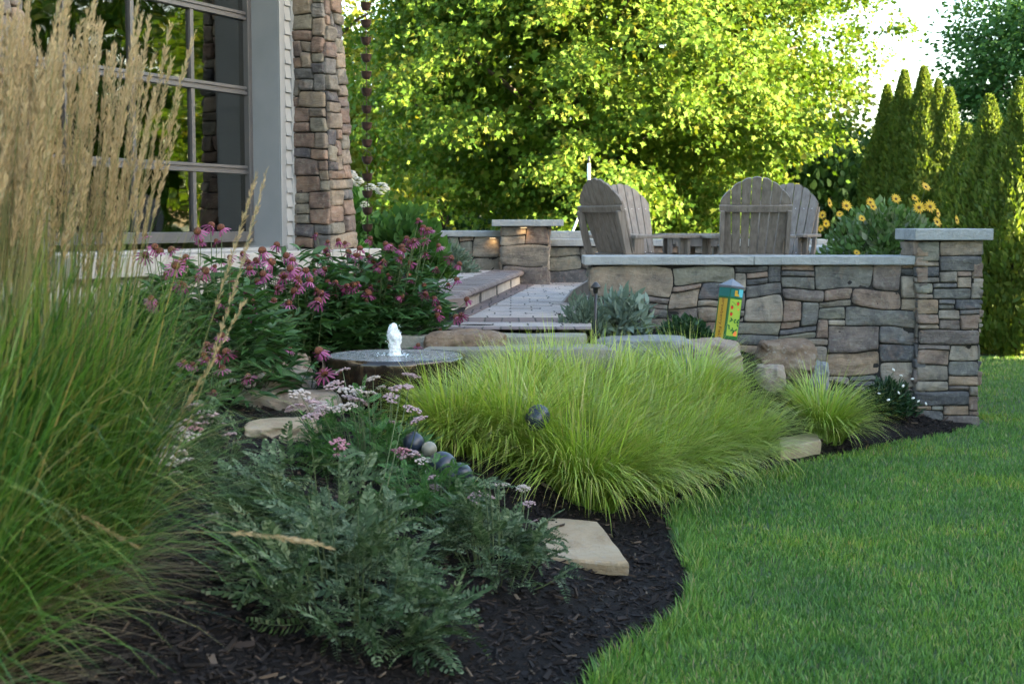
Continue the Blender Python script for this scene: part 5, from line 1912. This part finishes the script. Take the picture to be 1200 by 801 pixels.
def coneflower(c2, rad, h, nleaf, label, seed, heads, kinds, extra=0.55):
    r = np.random.default_rng(seed)
    x, y = c2
    c = np.array([x, y, gz(x, y)])
    t = thing("coneflower", label, "plant", c, group="coneflower clumps")
    sm = MB(); lm = MB()
    LP, LD, LS = [], [], []
    heads = list(heads) + [(a_ + r.normal(0, 16), b_ + r.normal(4, 14), c_ + r.normal(0, .1), d_ * r.uniform(.75, 1)) for a_, b_, c_, d_ in heads if r.uniform() < extra]
    for (px, py, yy, sc_) in heads:
        p = at_y(px, py, yy)
        b = np.array([x + (p[0] - x) * 0.55 + r.uniform(-.05, .05), y + (p[1] - y) * 0.5, 0]); b[2] = gz(b[0], b[1])
        stem_to(sm, b, p - np.array([0, 0, 0.004]), 0.0035, 0.0022, r.uniform(-.1, .1))
        k = int(r.choice(kinds))
        o = bpy.data.objects.new("flower", FM[k][0]); COL.objects.link(o); o.parent = t
        o.location = [float(v) for v in p - c]
        o.rotation_euler = (r.uniform(.1, .9), r.uniform(-.4, .4), r.uniform(0, 6))
        s = sc_ * r.uniform(0.88, 1.12); o.scale = (s, s, s)
        q = bpy.data.objects.new("cone", FM[k][1]); COL.objects.link(q); q.parent = o
        for f in r.uniform(0.1, 0.85, 7):
            LP.append(b + (p - b) * f); az = r.uniform(0, 2 * PI); LD.append([math.cos(az), math.sin(az), r.uniform(0.0, 0.7)]); LS.append(r.uniform(0.10, 0.17) * (1.1 - 0.5 * f))
    a = r.uniform(0, 2 * PI, nleaf); q = np.sqrt(r.uniform(0, 1, nleaf))
    hh = h * (1 - 0.55 * q ** 2) * r.uniform(0.08, 1.0, nleaf) ** 0.7
    P = np.stack([x + rad[0] * q * np.cos(a), y + rad[1] * q * np.sin(a), 0 * a], -1); P[:, 2] = bed_z(P[:, 0], P[:, 1], False) + hh
    az = a + r.normal(0, 0.9, nleaf)
    Dd = np.stack([np.cos(az), np.sin(az), r.uniform(-0.25, 0.75, nleaf)], -1)
    P = np.vstack([P, LP]); Dd = np.vstack([Dd, LD]); S_ = np.concatenate([r.uniform(0.08, 0.16, nleaf), LS])
    N = len(P)
    up = norm(np.array([0, 0, 1.0]) + r.normal(size=(N, 3)) * 0.4)
    place(lm, T_LANCE, P, Dd, up, S_, wscale=1.1)
    for i in range(40):
        j = r.integers(0, nleaf)
        stem_to(sm, (x + (P[j, 0] - x) * 0.6, y + (P[j, 1] - y) * 0.6, c[2]), P[j], 0.003, 0.002)
    lm.build("foliage", m_cf_leaf, t, c)
    sm.build("stem", m_stem, t, c)


rr_ = random.Random(3)
h1 = [(232, 272, 8.2, 1), (247, 265, 8.3, 1.1), (260, 268, 8.2, 1), (254, 283, 8.2, .7), (188, 296, 7.6, 1), (202, 294, 7.6, 1.1), (206, 312, 7.5, 1), (240, 318, 7.7, 1.1), (170, 300, 7.6, .9), (180, 356, 7.4, .9), (226, 428, 7.3, .8), (243, 405, 7.2, 1), (252, 413, 7.2, 1), (266, 414, 7.2, 1.1), (240, 417, 7.2, .9), (256, 420, 7.2, .9), (260, 394, 7.3, .8),
      (270, 302, 7.8, .7), (195, 322, 7.6, .7), (215, 336, 7.5, .8)]
h2 = [(308, 295, 8.0, 1.1), (324, 288, 8.2, 1), (336, 300, 8.1, 1), (343, 306, 8.0, 1), (317, 308, 7.9, 1.1), (309, 322, 7.8, 1.1), (333, 324, 7.9, 1.1), (302, 330, 7.8, .9), (272, 334, 7.7, 1), (264, 342, 7.6, 1.1), (256, 351, 7.5, 1.2), (266, 356, 7.5, 1.2), (281, 358, 7.6, 1.1), (290, 341, 7.7, .9), (253, 371, 7.5, 1), (295, 368, 7.6, 1), (346, 342, 7.8, 1.1),
      (363, 330, 7.9, 1.1), (372, 354, 7.8, 1.1), (377, 345, 7.9, 1), (358, 318, 8.0, .9), (275, 322, 7.8, .9), (291, 308, 7.9, .9), (349, 318, 8.0, .8), (375, 412, 7.3, 1.1), (380, 438, 7.2, 1.1), (285, 298, 8.0, .8), (326, 338, 7.8, .8), (339, 410, 7.5, .6)]
h3 = []
for _ in range(46):
    h3.append((rr_.gauss(445, 32), rr_.uniform(278, 352), rr_.uniform(8.9, 9.7), rr_.uniform(.7, 1.0)))
h3 += [(414, 335, 8.9, 1.1), (432, 345, 8.9, 1.1), (404, 340, 8.9, 1), (420, 300, 9.1, .8), (528, 303, 9.4, .9), (538, 310, 9.4, .9), (514, 362, 9.0, .8), (535, 372, 9.0, 1.0), (541, 370, 9.0, .8), (513, 370, 9.0, .9), (380, 316, 8.9, .9), (393, 332, 8.8, .9), (490, 405, 8.5, .7), (498, 345, 9, .8)]
coneflower((-1.72, 7.95), (0.50, 0.38), 0.78, 1700, "pink coneflower clump nearest the feather grass, with heads before the window", 701, h1, [0, 0, 1, 3], 0.8)
h2 = [(a_, b_, c_ + 0.65, d_ * 1.05) if b_ < 400 else (a_, b_, c_ + .3, d_) for a_, b_, c_, d_ in h2]
coneflower((-1.42, 8.95), (0.52, 0.30), 0.74, 1700, "pink coneflower clump in the middle, left of the fountain", 702, h2, [0, 0, 1, 4])
coneflower((-0.98, 9.25), (0.52, 0.4), 0.60, 1700, "dark pink coneflower clump behind the fountain at the house corner", 703, h3, [2, 3, 3, 1], 1.0)

# ------------------------------------------------------------------ other plants
m_silver = leafmat("silver_leaf", [(0.12, 0.17, 0.13), (0.17, 0.225, 0.18), (0.23, 0.285, 0.23)], 0.2, 0.75, (1, 1.1, 0.8), spec=0.2)
m_grey = leafmat("catmint_leaf", [(0.08, 0.12, 0.085), (0.12, 0.165, 0.12), (0.16, 0.21, 0.155)], 0.2, 0.75, (1, 1.1, 0.8), spec=0.2)
m_bright = leafmat("bright_leaf", [(0.04, 0.12, 0.02), (0.065, 0.17, 0.028), (0.10, 0.22, 0.04)], 0.35, 0.45)
m_evergreen = leafmat("evergreen_leaf", [(0.012, 0.035, 0.014), (0.02, 0.055, 0.02), (0.032, 0.075, 0.028)], 0.2, 0.5)
p = at_y(732, 385, 9.95)
bush("lambs_ear", "silvery lamb's ear plant in front of the garden wall", "plant", (p[0], 10.1, gz(p[0], 10.1)), (0.22, 0.2), 0.36, 420, 0.14, T_LANCE, m_silver, 81, wscale=1.3)
p = at_y(690, 385, 9.8)
bush("lavender_bush", "grey green bushy plant left of the lamb's ear by the path light", "plant", (p[0] - 0.02, 9.9, gz(p[0], 9.9)), (0.18, 0.16), 0.28, 700, 0.075, T_LANCE, m_grey, 82, upw=0.9)
p = at_y(805, 392, 10.2)
bush("low_shrub", "low dark green shrub between the lamb's ear and the painted post", "shrub", (p[0], 10.3, gz(p[0], 10.3)), (0.24, 0.2), 0.22, 1500, 0.05, T_DIAMOND, m_evergreen, 83)
p = at_y(1040, 490, 10.55)
t, pos, d = bush("low_shrub", "dark leafy plant with tiny white flowers at the foot of the stone pillar", "plant", (p[0], 10.55, gz(p[0], 10.55)), (0.24, 0.18), 0.27, 1500, 0.06, T_LANCE, m_evergreen, 84)
m_whitefl = plain("white_petal", (0.62, 0.6, 0.55), (0.7, 0.7, 0.64), 0.8, 30)
fm = MB(); fm.lathe([(0.001, -0.006), (0.012, -0.002), (0.014, 0.003), (0.006, 0.007), (0.0005, 0.006)], seg=8)
fo = fm.build("flower_head", m_whitefl, t)
fo.location = (0.15, -0.1, 0.27)
for k, (px, py) in enumerate([(1030, 461), (1053, 460), (1058, 452), (1070, 466), (1076, 470), (1085, 473), (1056, 440), (1047, 433), (1000, 490), (1041, 468)]):
    q = at_y(px, py, 10.4)
    o = fo.copy(); COL.objects.link(o); o.parent = t
    o.location = (q[0] - p[0], q[1] - 10.55, q[2] - gz(p[0], 10.55)); o.rotation_euler = (k, 0.2, k)
    wst = MB() if k == 0 else wst
    stem_to(wst, (p[0] + (q[0] - p[0]) * .5, 10.55, gz(p[0], 10.55) + .05), q, 0.002, 0.0015, 0.03)
wst.build('flower_stem', m_stem, t, (p[0], 10.55, gz(p[0], 10.55)))
bush("hydrangea", "leafy green hydrangea with white flower heads beside the rain chain", "shrub", (-1.75, 14.6, 0.95), (0.45, 0.4), 1.0, 1300, 0.15, T_OVAL, m_bright, 85)
hy = bpy.context.scene.objects["hydrangea"]
hm = MB(); r = np.random.default_rng(4)
for k in range(60):
    dd = rand_dirs(1, r)[0]; s = 0.022
    hm.lathe([(0.0005, -s * .3), (s, 0), (0.0005, s * .4)], dd * 0.07, 6)
h0 = None
for (px, py, yy, s) in [(447, 221, 14.3, 1.0), (434, 220, 14.5, .7), (419, 213, 14.4, .8), (414, 208, 14.6, .7), (427, 240, 14.3, .6), (440, 268, 14.2, .6), (411, 205, 14.5, .8)]:
    q = at_y(px, py, yy)
    if h0 is None: o = h0 = hm.build("flower_head", m_whitefl, hy)
    else: o = h0.copy(); COL.objects.link(o); o.parent = hy
    o.location = (q[0] + 1.75, q[1] - 14.6, q[2] - 0.95); o.scale = (s, s, s * .8)
bush("broadleaf_shrub", "glossy green broadleaf shrub behind the dark pink coneflowers", "shrub", (-1.05, 13.7, 0.95), (0.5, 0.4), 0.72, 1300, 0.14, T_OVAL, m_midleaf, 86)
bush("broadleaf_shrub", "smaller bright green shrub at the rain chain foot", "shrub", (-1.45, 12.9, 0.95), (0.3, 0.3), 0.5, 700, 0.12, T_OVAL, m_bright, 87)
bush("catmint", "mounded grey green catmint in front of the back wall", "plant", (-0.72, 15.4, 1.02), (0.36, 0.3), 0.34, 1200, 0.09, T_LANCE, m_grey, 88)
sh = [(1060, 290, 12.3)]
p = at_y(1035, 285, 12.2)
m_sunleaf = leafmat("sunflower_leaf", [(0.05, 0.11, 0.03), (0.085, 0.16, 0.045), (0.125, 0.21, 0.07), (0.17, 0.19, 0.13)], 0.3, 0.55)
mb = MB(); mb.prism([(2.55, 11.5), (3.28, 11.5), (3.28, 13.0), (2.55, 13.0)], 0.86, 0.9)
struct(mb.build("planting_bed", m_mulch))
t, pos, d = bush("false_sunflower", "bushy false sunflower with golden flowers behind the garden wall by the pillar", "plant", (p[0] + 0.03, 12.15, 0.9), (0.70, 0.38), 0.80, 6200, 0.07, T_OVAL, m_sunleaf, 89, shell=0.35, stems=30)
m_gold = leafmat("golden_petal", [(0.55, 0.30, 0.02), (0.65, 0.40, 0.03), (0.7, 0.47, 0.05)], 0.35, 0.5, (1.1, 1.0, 0.5))
m_eye = plain("flower_eye", (0.10, 0.045, 0.015), (0.22, 0.12, 0.02), 0.8, 150)
r = np.random.default_rng(6)
n = 14
a = np.arange(n) * 2 * PI / n
gm = MB()
place(gm, T_OVAL, np.stack([0.012 * np.cos(a), 0.012 * np.sin(a), 0 * a], -1), np.stack([np.cos(a), np.sin(a), 0.15 + 0 * a], -1), np.tile([0, 0, 1.0], (n, 1)), r.uniform(0.042, 0.055, n), wscale=0.5)
em = MB(); em.lathe([(0.004, -0.006), (0.011, -0.002), (0.0125, 0.004), (0.008, 0.010), (0.0005, 0.012)], seg=12)
stm = MB()
g0 = e0 = None
base_t = np.array(t.location)
for (px, py, s, ax, ay) in [(972, 238, .9, 1.4, .9), (964, 252, .8, 1.3, -.8), (968, 262, .8, 1.5, .4), (992, 241, 1.0, 1.3, .2), (1020, 237, .85, 1.3, .1), (1023, 242, .8, 1.2, .5), (1050, 233, .95, 1.2, .2), (1072, 232, .75, 1.0, .3), (1077, 243, 1.15, 1.45, 0), (1090, 242, 1.15, 1.35, .1), (1085, 219, .95, 1.0, .5), (1099, 250, .9, 1.4, .9), (1098, 260, 1.0, 1.2, .6), (1121, 258, .9, 1.4, .9), (984, 251, .7, 1.0, -.4), (1010, 256, .7, 1.1, .3), (1004, 296, .6, 1.0, 0), (962, 268, .7, 1.3, -.9)]:
    q = at_y(px, py, 11.85)
    if g0 is None:
        o = g0 = gm.build("flower", m_gold, t); e = e0 = em.build("flower_center", m_eye, g0)
    else:
        o = g0.copy(); COL.objects.link(o); o.parent = t
        e = e0.copy(); COL.objects.link(e); e.parent = o
    o.location = [float(v) for v in q - base_t]; o.rotation_euler = (ax, 0, ay); s *= 0.85; o.scale = (s, s, s)
    b = base_t + np.array([(q[0] - base_t[0]) * 0.55, 0.0, 0.35])
    stem_to(stm, b, q + np.array([0, 0.01, 0]), 0.004, 0.002, 0.03)
stm.build("flower_stem", m_stem, t, base_t)
# low planting behind the coneflowers and under the reed grass
bush("ground_shrub", "shaded green plant at the foot of the window, behind the coneflowers", "plant", (-2.3, 8.9, gz(-2.3, 8.9)), (0.6, 0.4), 0.5, 1200, 0.13, T_LANCE, m_cf_leaf, 90)

# ------------------------------------------------------------------ mulch chips
r = np.random.default_rng(12)
n = 90000
x = r.uniform(-2.0, 3.4, n); y = 3.6 + (11.0 - 3.6) * r.uniform(0, 1, n) ** 1.6
d = bed_d(x, y)
ok = (d > -0.01 + r.uniform(-.02, .02, n)) & (np.abs(x / y) < 0.42) & ~((y > 9.1) & (x > -0.7) & (x < 0.6))
x, y = x[ok], y[ok]; n = len(x)
P = np.stack([x, y, bed_z(x, y) + r.uniform(-0.003, 0.012, n)], -1)
az = r.uniform(0, 2 * PI, n)
dd = np.stack([np.cos(az), np.sin(az), r.normal(0, 0.3, n)], -1)
up = norm(np.stack([r.normal(0, .5, n), r.normal(0, .5, n), np.ones(n)], -1))
T_CHIP = (np.array([[-.14, 0, 0], [.16, .05, 0], [.12, .9, .04], [-.1, 1, .02], [-.13, .1, -.12], [.15, .1, -.1], [.1, .9, -.1], [-.1, .9, -.12]]),
          np.array([[0, 1, 2, 3], [0, 4, 5, 1], [1, 5, 6, 2], [2, 6, 7, 3], [3, 7, 4, 0]]))
mb = MB(); place(mb, T_CHIP, P, dd, up, np.clip(r.lognormal(-3.75, 0.5, n), 0.008, 0.07), wscale=r.uniform(0.5, 1.3, n), smooth=False)
o = mb.build("mulch_chips", m_chip); o["kind"] = "stuff"

# ------------------------------------------------------------------ lawn grass
r = np.random.default_rng(14)
pts = []
for (y0, y1, dens) in [(3.9, 5.5, 15000), (5.5, 7.0, 12000), (7.0, 9.0, 8500), (9.0, 11.5, 5000), (11.5, 16.5, 2600)]:
    w = 0.40 * y1 + 0.8
    n = int(dens * (y1 - y0) * (w + 0.6))
    xx = r.uniform(-0.6, w, n); yy = r.uniform(y0, y1, n)
    ok = (xx < 0.39 * yy + 0.5)
    if y0 > 11: ok &= xx > 3.7
    xx, yy = xx[ok], yy[ok]
    dd = bed_d(xx, yy)
    clump = fbm(np.stack([xx * 9, yy * 9, 0 * xx], -1), 6, 2)
    ok = (dd < 0.005 + 0.03 * clump) & (r.uniform(0, 1, len(xx)) < 0.75 + 0.5 * clump)
    ok &= ~((xx > 3.0) & (xx < 3.70) & (yy > 10.87))
    pts.append(np.c_[xx[ok], yy[ok], dd[ok]])
pts = np.vstack(pts)
n = len(pts)
edge = np.exp(-(pts[:, 2] / 0.10) ** 2) * np.clip((9.5 - pts[:, 1]) / 2.5, 0.05, 1)
tuft = fbm(np.stack([pts[:, 0] * 3.5, pts[:, 1] * 3.5, 0 * pts[:, 0]], -1), 41, 3)
ln = (0.036 + 0.012 * tuft + 0.05 * edge) * r.uniform(0.5, 1.4, n)
az = r.uniform(0, 2 * PI, n) + 0.0
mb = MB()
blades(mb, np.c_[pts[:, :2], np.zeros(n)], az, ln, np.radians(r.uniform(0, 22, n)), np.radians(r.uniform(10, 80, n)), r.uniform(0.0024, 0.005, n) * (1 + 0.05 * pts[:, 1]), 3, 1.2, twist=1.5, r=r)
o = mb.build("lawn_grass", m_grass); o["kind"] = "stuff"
